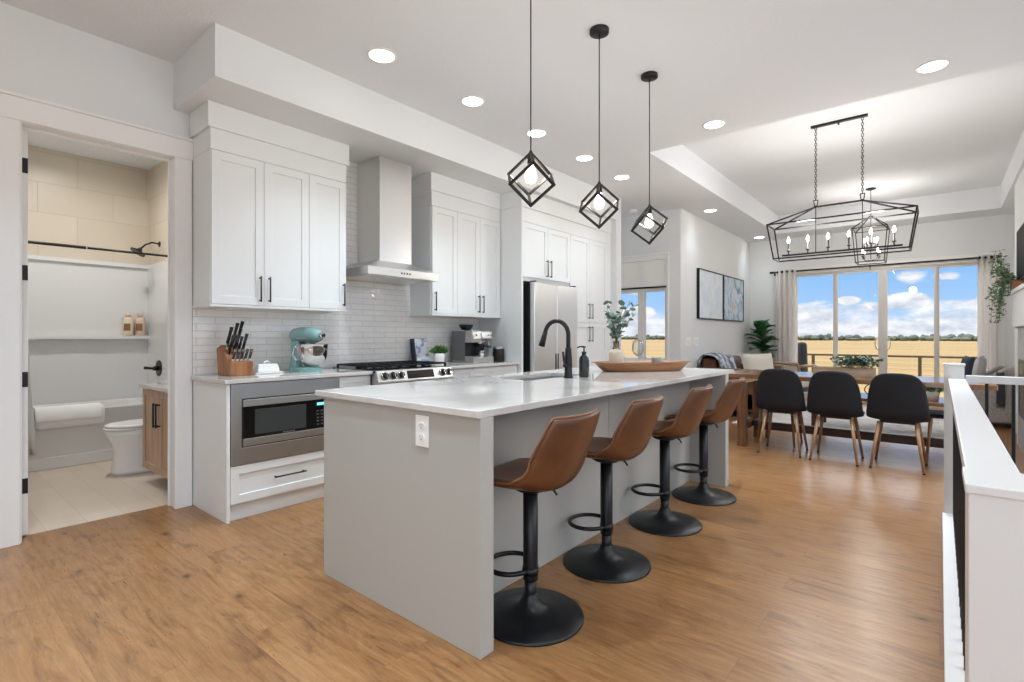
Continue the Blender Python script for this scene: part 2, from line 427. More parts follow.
def tag(o, label, cat, group=None, kind=None):
    o['label'] = label; o['category'] = cat
    if group: o['group'] = group
    if kind: o['kind'] = kind
    return o


def thing(name, label, cat, loc=(0, 0, 0), rot=0., group=None):
    o = bpy.data.objects.new(name, None); COL.objects.link(o); o.empty_display_size = .1
    o.location = loc; o.rotation_euler = (0, 0, rot)
    return tag(o, label, cat, group)


def dup(root, label=None, loc=None, rot=None):
    def cp(o, par):
        c_ = o.copy(); COL.objects.link(c_)
        if par is not None: c_.parent = par
        for ch in list(o.children): cp(ch, c_)
        return c_
    r_ = cp(root, None)
    if label: r_['label'] = label
    if loc: r_.location = loc
    if rot is not None: r_.rotation_euler = (0, 0, rot)
    return r_


def struct(name, mb, m, **kw): return mb.build(name, m, kind='structure', **kw)
def lab(o, t): o['label'] = t; return o


def pull(parent, a, b, out, name='handle', r=.0055):
    """bar pull from a to b standing off along out"""
    a, b, out = Vector(a), Vector(b), Vector(out); d = (b - a).normalized() * .012
    mb = MB(); mb.tube([a - d + out, b + d + out], r, 8)
    mb.tube([a, a + out], r * .9, 8); mb.tube([b, b + out], r * .9, 8)
    return mb.build(name, 'black', parent)


def shaker_x(x, y0, y1, z0, z1, w=.058, t=.02, rec=.009):
    """shaker door or drawer front whose face is at x, facing +X"""
    mb = MB(); mb.ring(0, x - t, x, (y0, y1, z0, z1), (y0 + w, y1 - w, z0 + w, z1 - w))
    mb.box(x - t, x - rec, y0 + w - .002, y1 - w + .002, z0 + w - .002, z1 - w + .002)
    return mb

# ================================================================== THE SETTING
XW = -4.085; CZ = 3.09; XR = .884; YF = 11.05; XP = -2.95; YH = 7.44; YB = -2.2
fl = MB()
fl.box(-4.223, .10, YB, YF, -.03, 0); fl.box(.10, 4.5, YB, 1.46, -.03, 0); fl.box(.10, XR, 4.45, YF, -.03, 0)
fl.box(-6., -4.223, 6.378, YH, -.03, 0)
struct('floor', fl, 'floor')
struct('floor_bathroom', MB().box(-6.95, -4.2235, .33, 1.87, -.03, -.002), 'bathfloor')

ce = MB(); ce.ring(2, CZ, 3.42, (-7.1, 1.05, YB, 11.25), (-2.3, .69, 4.97, 10.44))
ce.box(-2.32, .71, 4.95, 10.46, 3.42, 3.52)
ce.box(1.051, 4.5, YB, 1.44, CZ, 3.42)
struct('ceiling', ce, 'ceil')
struct('ceiling_bulkhead', MB().box(XW, -3.361, 1.237, 6.378, 2.77, CZ + .01), 'wall')

k = MB(); k.box(-4.223, XW, YB, .462, 0, CZ); k.box(-4.223, XW, .462, 1.262, 2.455, CZ); k.box(-4.223, XW, 1.262, 6.378, 0, CZ)
struct('wall_kitchen', k, 'wall')
struct('wall_pantry', MB().box(XW, -3.361, 6.243, 6.378, 0, 2.77), 'wall')
h = MB(); WX0, WX1, WZ0, WZ1 = -4.12, -3.155, .80, 2.435
h.ring(1, YH, YH + .16, (-6.1, XP, 0, CZ), (WX0, WX1, WZ0, WZ1)); struct('wall_hall', h, 'wall')
struct('wall_back_light_block', MB().box(-4.223, -.4, YB - .15, YB, 0, CZ), 'wall')  # unseen wall added to cut the light from behind the camera
struct('wall_hall_end', MB().box(-6.1, -6., 6.24, YH, 0, CZ), 'wall')
struct('wall_hall_back', MB().box(-6.1, -4.223, 6.24, 6.378, 0, CZ), 'wall')
struct('wall_living', MB().box(XP - .16, XP, YH + .16, YF + .16, 0, CZ), 'wall')
DX0, DX1, DZ1 = -2.21, .69, 2.43
p = MB(); p.box(XP, DX0, YF, YF + .16, 0, CZ); p.box(DX1, XR, YF, YF + .16, 0, CZ); p.box(DX0, DX1, YF, YF + .16, DZ1, CZ)
struct('wall_patio', p, 'wall')
struct('wall_right', MB().ring(0, XR, XR + .16, (1.44, YF + .16, -2.7, CZ), (1.6, 6.5, .12, 2.85)), 'wall')  # the opening in this wall is added for fill light
w3 = MB().ring(0, XR + .04, XR + .12, (1.6, 6.5, .12, 2.85), (1.66, 6.44, .18, 2.79))  # unseen stairwell window, added to let sky light onto the island
for yy in (2.93, 4.05, 5.17): w3.box(XR + .045, XR + .115, yy - .04, yy + .04, .18, 2.79)
win3 = struct('window_added_fill', w3, 'frame', bevel=.004)
MB().box(XR + .078, XR + .082, 1.66, 6.44, .18, 2.79).build('pane', 'pane', win3)
ch = MB(); ch.box(.72, XR, 6.75, 9.0, 0, CZ); struct('wall_chimney', ch, 'wall')
# bathroom shell
b_ = MB(); b_.box(-7.06, -6.95, .22, 2.0, 0, CZ); b_.box(-6.95, -4.223, 1.87, 2.0, 0, CZ); b_.box(-6.95, -4.223, .22, .33, 0, CZ)
struct('wall_bathroom', b_, 'wall')
struct('wall_tub_tile_back', MB().box(-6.95, -6.93, .33, 1.87, 2.0, CZ), 'bathtile')
struct('wall_tub_tile_side', MB().box(-6.93, -6.16, 1.85, 1.87, 2.0, CZ), 'bathtilex')
ts = MB(); ts.box(-6.95, -6.92, .33, 1.87, .45, 2.0); ts.box(-6.92, -6.16, 1.84, 1.87, .45, 2.0); ts.box(-6.92, -6.16, .33, .36, .45, 2.0)
ts.box(-6.92, -6.83, .36, 1.84, 1.17, 1.205); ts.box(-6.92, -6.89, .36, 1.84, 1.96, 2.0)
struct('wall_tub_surround', ts, 'acrylic')
# stairwell behind the railing
st = MB(); st.box(.10, .115, 1.46, 4.45, -2.7, -.031); st.box(.115, XR, 1.445, 1.46, -2.7, -.031); st.box(.115, XR, 4.45, 4.465, -2.7, -.031)
struct('wall_stairwell', st, 'wall')
sp = MB()
for i in range(12): sp.box(.115, XR, 4.45 - .25 * (i + 1), 4.45 - .25 * i, -2.7, -.19 * (i + 1))
struct('floor_stairs', sp, 'floor')
# trim round the bathroom doorway
t = MB(); t.box(XW, -4.066, .352, .462, 0, 2.44); t.box(XW, -4.066, 1.24, 1.347, 0, 2.44); t.box(XW, -4.062, .345, 1.352, 2.44, 2.57); t.box(XW, -4.05, .337, 1.356, 2.57, 2.588)
t.box(-4.223, XW, .462, .472, 0, 2.44); t.box(-4.223, XW, 1.243, 1.262, 0, 2.44); t.box(-4.223, XW, .462, 1.262, 2.44, 2.455)
t.box(-4.19, -4.175, 1.232, 1.243, 0, 2.44); t.box(-4.19, -4.175, .472, 1.243, 2.43, 2.44)
struct('trim_1', t, 'trim', bevel=.003)
for nm, a in (('baseboard_kitchen', (XW, XW + .014, YB, .352)), ('baseboard_living', (XP, XP + .014, YH, YF)),
              ('baseboard_patio', (XP, DX0 - .05, YF - .014, YF)), ('baseboard_right', (XR - .014, XR, 9.0, YF)),
              ('baseboard_hall', (-6., XP, YH - .014, YH)), ('baseboard_pantry', (-3.361, -3.347, 6.243, 6.378))):
    struct(nm, MB().box(*a, 0, .12), 'trim', bevel=.004)
struct('wall_backsplash', MB().box(XW, XW + .009, 1.352, 4.30, .90, 2.0).box(XW, XW + .009, 2.375, 3.286, 2.0, 2.77), 'subway')

# bathroom door standing open, seen edge on
d1 = MB(); d1.box(-4.97, -4.2, .476, .511, .012, 2.435)
door1 = struct('door_1', d1, 'trim', bevel=.002)
for z in (.304, .94, 1.578, 2.218):
    hb = MB(); hb.box(-4.2005, -4.197, .4765, .5105, z - .045, z + .045); hb.cyl((-4.193, .474, z - .05), (-4.193, .474, z + .05), .006, n=10)
    hb.build('hinge', 'blackm', door1)

# ---- hall window with roller blind
w1 = MB(); w1.ring(1, YH + .03, YH + .12, (WX0, WX1, WZ0, WZ1), (WX0 + .05, WX1 - .05, WZ0 + .06, WZ1 - .05))
xm = -3.60
w1.box(xm - .05, xm + .05, YH + .03, YH + .12, WZ0 + .06, WZ1 - .05); w1.box(WX0 + .05, WX1 - .05, YH + .031, YH + .119, 1.885, 1.945)
win = struct('window_1', w1, 'frame', bevel=.004)
cs = MB(); cs.ring(1, YH - .018, YH, (WX0 - .03, WX1 + .03, WZ0 - .03, WZ1 + .03), (WX0, WX1, WZ0, WZ1)); cs.box(WX0 - .1, WX1 + .1, YH - .05, YH, WZ0 - .035, WZ0)
cs.ring(1, YH, YH + .12, (WX0 - .001, WX1 + .001, WZ0 - .001, WZ1 + .001), (WX0 + .012, WX1 - .012, WZ0 + .012, WZ1 - .012)); cs.build('window_trim', 'trim', win)
for x0, x1 in ((WX0 + .05, xm - .05), (xm + .05, WX1 - .05)): MB().box(x0, x1, YH + .07, YH + .076, WZ0 + .06, WZ1 - .05).build('pane', 'pane', win)
bl_ = thing('roller_blind', 'white roller blind half lowered over the hallway window', 'blind', (-3.625, YH + .02, 1.94))
MB().box(WX0 + .015, WX1 - .015, YH + .006, YH + .010, 1.96, 2.36).build('fabric', 'blind', bl_)
MB().box(WX0 + .015, WX1 - .015, YH + .0, YH + .016, 1.935, 1.96).build('bottom_bar', 'bronze', bl_)
MB().box(WX0 + .013, WX1 - .013, YH - .03, YH + .05, 2.36, 2.42).build('cassette', 'trim', bl_, bevel=.008)

# ---- sliding patio door
df = MB(); df.ring(1, YF - .01, YF + .13, (DX0, DX1, 0, DZ1), (DX0 + .05, DX1 - .05, .05, DZ1 - .05))
door2 = struct('door_2', df, 'frame', bevel=.004)
tr = MB(); tr.box(DX0 - .08, DX0, YF - .018, YF, 0, DZ1 + .08); tr.box(DX1, DX1 + .08, YF - .018, YF, 0, DZ1 + .08); tr.box(DX0, DX1, YF - .018, YF, DZ1, DZ1 + .08)
tr.build('door_trim', 'trim', door2)
edges = (DX0 + .05, -1.482, -.77, -.042, DX1 - .05)
for i in range(4):
    a, b = edges[i], edges[i + 1]; y = YF + (.07 if i in (0, 3) else .02)
    sl = .047 if i in (0, 3) else .066
    l_, r_ = (sl, .04) if i == 0 else ((.04, .066) if i == 1 else ((.066, .035) if i == 2 else (.035, sl)))
    pn = MB(); pn.ring(1, y, y + .045, (a, b, .05, DZ1 - .05), (a + l_, b - r_, .13, DZ1 - .05 - .045)); pq = pn.build('door_panel', 'frame', door2, bevel=.003)
    MB().box(a + l_, b - r_, y + .02, y + .026, .13, DZ1 - .095).build('pane', 'pane', pq)
    if i in (1, 2):
        x = (b - .035) if i == 1 else (a + .035)
        s_ = -1 if i == 1 else 1
        hp = MB(); hp.tube([(x + s_ * .0, y - .012, .96), (x + s_ * .05, y - .03, .97), (x + s_ * .075, y - .035, 1.04), (x + s_ * .075, y - .035, 1.09), (x + s_ * .05, y - .03, 1.16), (x, y - .012, 1.17)], .008, 8)
        hp.box(x - .012, x + .012, y - .016, y, .93, 1.20)
        hp.build('door_handle', 'frame', door2)

# ---- outside : deck, field, far trees
struct('ground_field', MB().box(-1500, 1500, -1500, 1500, -1.9, -1.8), 'field')
struct('ground_bounce', MB().box(-80, 80, -80, 9., -1.8, -1.78), mat('pale_bounce_ground', '#DADBDC', .9))  # unseen pale ground added to bounce neutral light indoors
dk = MB(); dk.box(-2.9, 1.2, YF + .16, 14.2, -.3, -.22); struct('floor_deck', dk, 'deck')
rl = thing('deck_railing', 'brown metal deck railing with thin wires beyond the patio door', 'railing', (-1., 14.1, -.22))
MB().box(-2.9, 1.2, 14.06, 14.12, .735, .775).build('top_rail', 'deckrail', rl)
for x in (-2.335, -.332, 1.15): MB().box(x - .03, x + .03, 14.06, 14.12, -.22, .735).build('post', 'deckrail', rl)
wr = MB()
for i in range(7): wr.tube([(-2.9, 14.09, -.1 + .115 * i), (1.2, 14.09, -.1 + .115 * i)], .0022, 5)
wr.build('wire_infill', 'deckrail', rl)
cv = thing('covered_heater', 'tall black covered heater standing on the deck by the left curtain', 'heater', (-2.27, 12.4, -.22))
cb = MB(); rows = []
for z, r in ((-.22, .15), (.1, .135), (.5, .13), (.8, .125), (1.0, .12), (1.05, .10), (1.07, .04)):
    rows.append([(-2.27 + r * (1 + .06 * math.sin(5 * a_ + z * 4)) * math.cos(a_) * .85, 12.4 + r * math.sin(a_), z) for a_ in [2 * math.pi * j / 24 for j in range(24)]])
cb.grid(rows, closed=True).add(rows[-1], [tuple(range(24))]); cb.build('cover', 'cover', cv)
MB().tube([(-2.27 + .118 * math.cos(a_), 12.4 + .14 * math.sin(a_), .2) for a_ in [2 * math.pi * j / 24 for j in range(24)]], .006, 6, closed=True).build('drawstring', 'darkplastic', cv)
tl = MB(); rnd_ = random.Random(3)
for i in range(480):
    x = rnd_.uniform(-300, 110); y = 400 + rnd_.uniform(-8, 30); hgt = rnd_.choice((2., 2.4, 2.8, 3.1, 3.4, 4.3)) * rnd_.uniform(.8, 1.1); w = rnd_.uniform(1.2, 3.2)
    tl.ball((x, y, -1.8 + hgt * .5), (w, w, hgt * .55), 8, 5)
tag(tl.build('treeline', 'trees'), 'low dark line of trees at the far edge of the field', 'trees', kind='stuff')

# ================================================================== LIGHT FITTINGS IN THE CEILING
def recessed(x, y, label, z=CZ, first=[], k=1., sp=100, col=(.77, .905, 1.)):
    if not first:
        o = thing('recessed_light', label, 'ceiling light', (x, y, z), 0, 'round recessed ceiling lights')
        MB().lathe([(.098, 0), (.098, -.004), (.082, -.006), (.08, 0)], (x, y, z)).build('trim_ring', 'plastic', o)
        MB().lathe([(.081, -.0045), (.001, -.0045)], (x, y, z)).build('lens', 'lens', o)
        first.append(o)
    else: o = dup(first[0], label, (x, y, z), 0)
    ld = bpy.data.lights.new('downlight', 'AREA'); ld.shape = 'DISK'; ld.size = .15; ld.energy = DOWNLIGHT * k; ld.color = col; ld.spread = R(sp)
    lo = bpy.data.objects.new('downlight', ld); COL.objects.link(lo); lo.location = (x, y, z - .012)
    return o


for x, y, l in ((-2.89, 2.10, 'round recessed light above the microwave end of the kitchen aisle'), (-2.89, 2.975, 'round recessed light in front of the range hood'),
                (-2.89, 3.826, 'round recessed light seen just right of the nearest pendant cord'), (-2.90, 4.683, 'round recessed light seen between the nearest and middle pendant cages'),
                (-2.91, 5.538, 'round recessed light seen just right of the middle pendant cord'), (-1.55, 4.68, 'round recessed light seen right of the farthest pendant cord'),
                (-.04, 4.65, 'round recessed light at the upper right before the raised tray ceiling'), (-2.66, 7.86, 'round recessed light above the light switches on the picture wall'),
                (-2.66, 10.6, 'small far round recessed light in the corner by the patio wall'), (-1.55, 1.0, 'round recessed light out of view above the near floor'),
                (-2.89, .2, 'round recessed light out of view by the doorway'), (-.04, 1.6, 'round recessed light out of view above the half wall'), (-1.55, -1., 'round recessed light out of view behind the camera')):
    recessed(x, y, l, k=.12 if x == -2.66 else .3 if (x, y) == (-.04, 1.6) else (.8 if x < -2.8 and y < 3.2 else (.28 if x < -2.8 else 1.2)))
recessed(-5.75, 1.1, 'added recessed light, unseen, brightening the bathroom', k=1.5, sp=165, col=(1., .97, .93)); recessed(-4.9, 6.9, 'round recessed light in the side hallway')  # bathroom downlight is unseen, added to brighten that room
sm = thing('smoke_detector', 'small white smoke detector on the hall ceiling', 'smoke detector', (-3.55, 7.1, CZ))
MB().lathe([(.065, 0), (.065, -.02), (.05, -.035), (.001, -.037)], (-3.55, 7.1, CZ)).build('housing', 'plastic', sm)
MB().lathe([(.02, -.036), (.018, -.041), (.001, -.042)], (-3.55, 7.1, CZ)).build('sensor_cap', 'ceramic', sm)

# ================================================================== KITCHEN RUN ALONG THE WALL
FX = -3.5        # face of the base cabinets


def upper(y0, y1, splits, pulls, label):
    o = thing('upper_cabinet', label, 'cabinet', (XW, (y0 + y1) / 2, 1.40))
    MB().box(XW + .012, -3.768, y0, y1, 1.415, 2.457).build('cabinet_body', 'cab', o, bevel=.002)
    MB().box(XW + .012, -3.742, y0 - .006, y1 + (.006 if y1 < 3 else 0), 1.398, 1.415).build('light_rail', 'cab', o, bevel=.003)
    cr = MB(); cr.box(XW + .012, -3.752, y0, y1, 2.458, 2.6); cr.box(XW + .012, -3.735, y0 - .02, y1 + (.02 if y1 < 3 else -.012), 2.6, 2.7695)
    cr.build('crown_board', 'cab', o, bevel=.003)
    ds = []
    for i in range(3):
        d = shaker_x(-3.746, splits[i] + .0015, splits[i + 1] - .0015, 1.418, 2.453).build('door', 'cab', o, bevel=.0015)
        pull(d, (-3.746, pulls[i], 1.455), (-3.746, pulls[i], 1.615), (.028, 0, 0)); ds.append(d)
    return o


upper(1.352, 2.375, (1.355, 1.705, 2.05, 2.372), (1.672, 1.738, 2.342), 'white shaker three-door wall cabinet above the microwave, left of the range hood')
upper(3.30, 4.298, (3.303, 3.64, 3.97, 4.295), (3.332, 3.94, 4.002), 'white shaker three-door wall cabinet right of the range hood above the espresso machine')

# base cabinets
c1 = thing('base_cabinet', 'white base cabinet with built-in microwave opening, one drawer and tall end panel', 'cabinet', (-3.79, 1.75, 0))
e = MB(); e.box(XW + .002, FX + .004, 1.354, 1.376, 0, .893); e.build('end_panel', 'cab', c1, bevel=.002)
e = MB(); e.box(XW + .01, FX - .022, 1.376, 2.153, .105, .36); e.box(XW + .01, XW + .02, 1.376, 2.153, .36, .893); e.box(XW + .01, FX - .022, 2.135, 2.153, .36, .893); e.build('cabinet_body', 'cab', c1)
MB().box(XW + .01, FX - .035, 1.376, 2.153, 0, .105).build('toe_kick', 'cab', c1)
d = shaker_x(FX, 1.380, 2.150, .112, .356, w=.055).build('drawer', 'cab', c1, bevel=.0015)
pull(d, (FX, 1.665, .24), (FX, 1.868, .24), (.03, 0, 0))

mw = thing('microwave', 'stainless built-in microwave with wide trim frame and black glass door', 'microwave', (-3.6, 1.765, .36))
MB().ring(0, FX - .012, FX + .006, (1.381, 2.152, .362, .890), (1.447, 2.085, .47, .79)).build('trim_frame', 'steel', mw, bevel=.002)
MB().box(-3.95, FX - .02, 1.46, 2.07, .48, .78).build('oven_box', 'darkplastic', mw)
q = MB(); q.ring(0, FX - .02, FX + .001, (1.447, 2.085, .47, .79), (1.455, 2.077, .478, .782)); q.build('gap_frame', 'darkplastic', mw)
q = MB(); q.box(FX - .02, FX + .012, 1.455, 2.077, .478, .527); q.box(FX - .02, FX + .012, 1.455, 2.077, .737, .782); q.build('steel_band', 'steel', mw, bevel=.002)
dr = MB().box(FX - .02, FX + .012, 1.455, 2.077, .527, .737).build('door', 'dark', mw, bevel=.002)
lab(MB().box(FX + .0125, FX + .0132, 1.527, 1.885, .548, .715).build('window', mat('microwave_window', '#3C3F40', .12), dr), 'grey see-through door window')
q = MB()
for r_ in range(5):
    for c_ in range(3): q.box(FX + .0125, FX + .0135, 1.965 + c_ * .033, 1.985 + c_ * .033, .553 + r_ * .024, .563 + r_ * .024)
q.build('keypad', mat('keypad_grey', '#4A4C50', .4), dr)
MB().box(FX + .0125, FX + .0135, 1.968, 2.050, .695, .715).build('display', 'cyan', dr)
q = MB()
for i in range(9): q.box(FX + .0125, FX + .0132, 1.715 + i * .0098, 1.722 + i * .0098, .534, .541)
q.build('maker_mark', 'chrome', dr)

c2 = thing('base_cabinet', 'narrow white base cabinet between the microwave and the gas range', 'cabinet', (-3.79, 2.3, 0))
e = MB(); e.box(XW + .01, FX - .022, 2.155, 2.436, .105, .893); e.build('cabinet_body', 'cab', c2)
MB().box(XW + .01, FX - .035, 2.155, 2.436, 0, .105).build('toe_kick', 'cab', c2)
for z0, z1, zc in ((.112, .70, .64), (.706, .888, .8)):
    d = shaker_x(FX, 2.157, 2.434, z0, z1, w=.05).build('drawer' if z0 > .5 else 'door', 'cab', c2, bevel=.0015)
    if z0 > .5: pull(d, (FX, 2.24, .8), (FX, 2.35, .8), (.028, 0, 0))
    else: pull(d, (FX, 2.185, .5), (FX, 2.185, .65), (.028, 0, 0))
c3 = thing('base_cabinet', 'white base cabinet between the gas range and the fridge panel', 'cabinet', (-3.79, 3.78, 0))
MB().box(XW + .01, FX - .022, 3.268, 4.296, .105, .893).build('cabinet_body', 'cab', c3)
MB().box(XW + .01, FX - .035, 3.268, 4.296, 0, .105).build('toe_kick', 'cab', c3)
for y0, y1 in ((3.27, 3.61), (3.613, 4.294)):
    d = shaker_x(FX, y0, y1, .706, .888, w=.045).build('drawer', 'cab', c3, bevel=.0015)
    pull(d, (FX, (y0 + y1) / 2 - .08, .8), (FX, (y0 + y1) / 2 + .08, .8), (.028, 0, 0))
for y0, y1, yp in ((3.27, 3.61, 3.58), (3.613, 3.95, 3.92), (3.953, 4.294, 3.985)):
    d = shaker_x(FX, y0, y1, .112, .70, w=.055).build('door', 'cab', c3, bevel=.0015)
    pull(d, (FX, yp, .50), (FX, yp, .65), (.028, 0, 0))
for y0, y1, l in ((1.335, 2.437, 'white quartz counter over the microwave cabinet, left of the range'), (3.266, 4.30, 'white quartz counter under the espresso machine, right of the range')):
    o = MB().box(XW + .0095, FX + .028, y0, y1, .894, .921).build('kitchen_countertop', 'quartz', bevel=.003); tag(o, l, 'countertop')

# gas range
ra = thing('gas_range', 'stainless slide-in gas range with five knobs and black grates', 'stove', (-3.75, 2.85, 0))
y0, y1, xf = 2.443, 3.260, -3.45
MB().box(XW + .02, xf - .01, y0, y1, .03, .905).build('range_body', 'steel', ra, bevel=.003)
MB().box(XW + .02, xf, y0 - .004, y1 + .004, .905, .926).build('cooktop', 'dark', ra, bevel=.004)
pf = MB().prism([(xf - .02, .926), (xf + .018, .92), (xf + .045, .832), (xf + .045, .815), (xf - .02, .815)], y0, y1, 1).build('control_panel', 'steel', ra, bevel=.003)
nx, nz = .956, .293
def onp(f): return (xf + .018 + .027 * f, .92 - .088 * f)
q = MB(); a_, b2 = onp(.13), onp(.87); q.add([(a_[0] + .001, 2.74, a_[1] + .0005), (a_[0] + .001, 3.03, a_[1] + .0005), (b2[0] + .001, 3.03, b2[1] + .0005), (b2[0] + .001, 2.74, b2[1] + .0005)], [(0, 1, 2, 3)])
q.build('display', 'dark', pf, solid=.002)
for yk in (2.51, 2.59, 2.67, 3.13, 3.205):
    px, pz = onp(.5)
    q = MB(); q.cyl((px, yk, pz), (px + .012 * nx, yk, pz + .012 * nz), .031, .029, 20); q.cyl((px + .012 * nx, yk, pz + .012 * nz), (px + .034 * nx, yk, pz + .034 * nz), .023, .020, 20)
    kn_ = q.build('knob', 'bronze', pf)
    q = MB(); q.bar((px + .034 * nx - .016 * nz, yk, pz + .034 * nz + .016 * nx), (px + .034 * nx + .016 * nz, yk, pz + .034 * nz - .016 * nx), .003); q.tube([(px + .011 * nx + .031 * (math.cos(t) * -nz), yk + .031 * math.sin(t), pz + .011 * nz + .031 * math.cos(t) * nx) for t in [2 * math.pi * i / 20 for i in range(20)]], .003, 6, closed=True); q.build('knob_trim', 'chrome', kn_)
q = MB(); q.box(xf - .01, xf + .018, y0 + .006, y1 - .006, .22, .80); dd = q.build('oven_door', 'steel', ra, bevel=.004)
MB().box(xf + .018, xf + .0195, y0 + .13, y1 - .13, .36, .66).build('door_glass', 'dark', dd)
pull(dd, (xf + .018, y0 + .08, .755), (xf + .018, y1 - .08, .755), (.05, 0, 0)).data.materials[0] = M['steel']
MB().box(xf - .01, xf + .014, y0 + .006, y1 - .006, .05, .21).build('warming_drawer', 'steel', ra, bevel=.004)
for i in range(3):
    a, b = y0 + .02 + i * .262, y0 + .02 + i * .262 + .254; q = MB(); x0, x1 = -4.02, xf - .05; z = .953
    q.bar((x0, a, z), (x1, a, z), .007); q.bar((x0, b, z), (x1, b, z), .007); q.bar((x0, a, z), (x0, b, z), .007); q.bar((x1, a, z), (x1, b, z), .007)
    q.bar(((x0 + x1) / 2, a, z), ((x0 + x1) / 2, b, z), .007); q.bar((x0, (a + b) / 2, z), (x1, (a + b) / 2, z), .007)
    for x in (x0, x1):
        for y in (a, b): q.bar((x, y, .925), (x, y, z), .008)
    q.build('grate', 'blackm', ra)
for x in (-3.86, -3.61):
    for y in (2.59, 2.85, 3.11): MB().lathe([(.052, 0), (.05, .008), (.034, .009), (.034, .016), (.001, .018)], (x, y, .926), 20).build('burner', 'blackm', ra)

# range hood
hd = thing('range_hood', 'stainless chimney range hood between the two wall cabinets', 'range hood', (-3.83, 2.845, 1.70))
MB().box(XW + .01, -3.74, 2.695, 3.045, 1.84, 2.768).build('chimney', 'steelv', hd, bevel=.002)
q = MB(); q.box(XW + .01, -3.58, 2.467, 3.222, 1.708, 1.776); q.add([(XW + .01, 2.467, 1.776), (-3.58, 2.467, 1.776), (-3.58, 3.222, 1.776), (XW + .01, 3.222, 1.776), (XW + .01, 2.66, 1.856), (-3.732, 2.66, 1.856), (-3.732, 3.03, 1.856), (XW + .01, 3.03, 1.856)],
      [(0, 1, 5, 4), (1, 2, 6, 5), (2, 3, 7, 6), (4, 5, 6, 7)]); q.build('canopy', 'steel', hd, bevel=.002)
q = MB()
for i in range(4): q.box(-3.5797, -3.577, 2.80 + i * .03, 2.815 + i * .03, 1.735, 1.75)
q.build('button_strip', 'darkplastic', hd)
for a, b in ((2.49, 2.84), (2.85, 3.20)): MB().box(XW + .04, -3.61, a, b, 1.703, 1.709).build('filter', 'steelv', hd)

# tall pantry wall with fridge
ta = thing('tall_pantry_cabinet', 'tall white shaker pantry wall cabinet surrounding the refrigerator', 'cabinet', (-3.77, 5.2, 0))
TX = -3.45
MB().box(XW + .012, TX + .002, 4.301, 4.330, 0, 2.595).build('end_panel', 'cab', ta, bevel=.002)
q = MB(); q.box(XW + .002, TX - .021, 4.330, 5.247, 1.80, 2.59); q.box(XW + .002, TX - .021, 5.247, 6.148, .1, 2.59); q.box(XW + .002, TX - .002, 6.148, 6.242, 0, 2.59); q.box(XW + .002, TX - .03, 5.247, 6.148, 0, .1); q.build('cabinet_body', 'cab', ta)
q = MB(); q.box(TX - .021, TX - .004, 4.331, 6.242, 2.44, 2.595); q.box(XW + .012, TX + .013, 4.288, 6.242, 2.595, 2.7695); q.build('crown_board', 'cab', ta, bevel=.003)
for y0, y1, z0, z1, yp, za in ((4.333, 4.787, 1.842, 2.436, 4.752, 1.88), (4.790, 5.244, 1.842, 2.436, 4.825, 1.88), (5.250, 5.696, 1.371, 2.436, 5.66, 1.43), (5.699, 6.146, 1.371, 2.436, 5.735, 1.43), (5.250, 5.696, .105, 1.365, 5.66, 1.14), (5.699, 6.146, .105, 1.365, 5.735, 1.14)):
    d = shaker_x(TX, y0, y1, z0, z1).build('door', 'cab', ta, bevel=.0015)
    pull(d, (TX, yp, za), (TX, yp, za + .17), (.028, 0, 0))
fr = thing('refrigerator', 'stainless french-door refrigerator set into the white pantry wall', 'refrigerator', (-3.7, 4.84, 0))
MB().box(XW + .02, -3.425, 4.405, 5.238, .03, 1.775).build('fridge_case', 'darkplastic', fr, bevel=.004)
for a, b in ((4.403, 4.826), (4.832, 5.262)): MB().box(-3.42, -3.352, a, b, .72, 1.785).build('door', 'steelv', fr, bevel=.012, seg=4)
MB().box(-3.42, -3.352, 4.403, 5.262, .05, .71).build('freezer_drawer', 'steelv', fr, bevel=.012, seg=4)
for a, b in ((4.795, 4.812), (4.838, 4.855)): MB().box(-3.352, -3.347, a, b, .80, 1.0).build('grip_recess', 'darkplastic', fr)
for y in (4.42, 5.2): MB().box(-3.425, -3.36, y, y + .03, 1.785, 1.80).build('hinge_cap', 'darkplastic', fr)

# ---- things on the kitchen counters
TOP = .9215
kb = thing('knife_block', 'wooden knife block full of black-handled knives on the counter', 'knife block', (-3.86, 1.555, TOP), R(2))
MB().prism([(-.11, 0), (.04, 0), (.04, .10), (.03, .125), (-.06, .215), (-.13, .19)], -.075, .055, 1).build('wood_block', 'blockwood', kb, False, bevel=.004)
MB().prism([(.0405, 0), (.10, 0), (.10, .095), (.0405, .115)], -.075, .078, 1).build('steak_knife_block', 'blockwood', kb, False, bevel=.004)
dv = Vector((.22, .16, .96)).normalized()
for u, w, ln, r_ in ((.0, -.045, .12, .012), (.0, -.012, .15, .012), (.0, .02, .11, .011), (.6, -.05, .11, .011), (.6, -.02, .11, .011), (.6, .012, .10, .010), (.6, .04, .12, .011), (-.3, .035, .14, .012)):
    b0 = Vector((-.04 + .075 * u, w, .200 - .078 * u)); q = MB()
    q.cm = 0; q.bar(b0 - dv * .01, b0 + dv * .028, .008); q.cm = 1; q.tube([b0 + dv * .028, b0 + dv * (.028 + ln * .5), b0 + dv * (.028 + ln)], [r_, r_ * .9, r_ * 1.1], 8)
    q.build('knife', ['chrome', 'darkplastic'], kb, False)
for i in range(5):
    q = MB(); b0 = Vector((.075, -.055 + .028 * i, .100)); q.cm = 0; q.bar(b0 - dv * .01, b0 + dv * .075, .0065); q.cm = 1; q.tube([b0 + dv * .02, b0 + dv * .072], [.0098, .0095], 6); q.cm = 0; q.bar(b0 + dv * .074, b0 + dv * .09, .007)
    q.build('steak_knife', ['chrome', 'darkplastic'], kb, False)

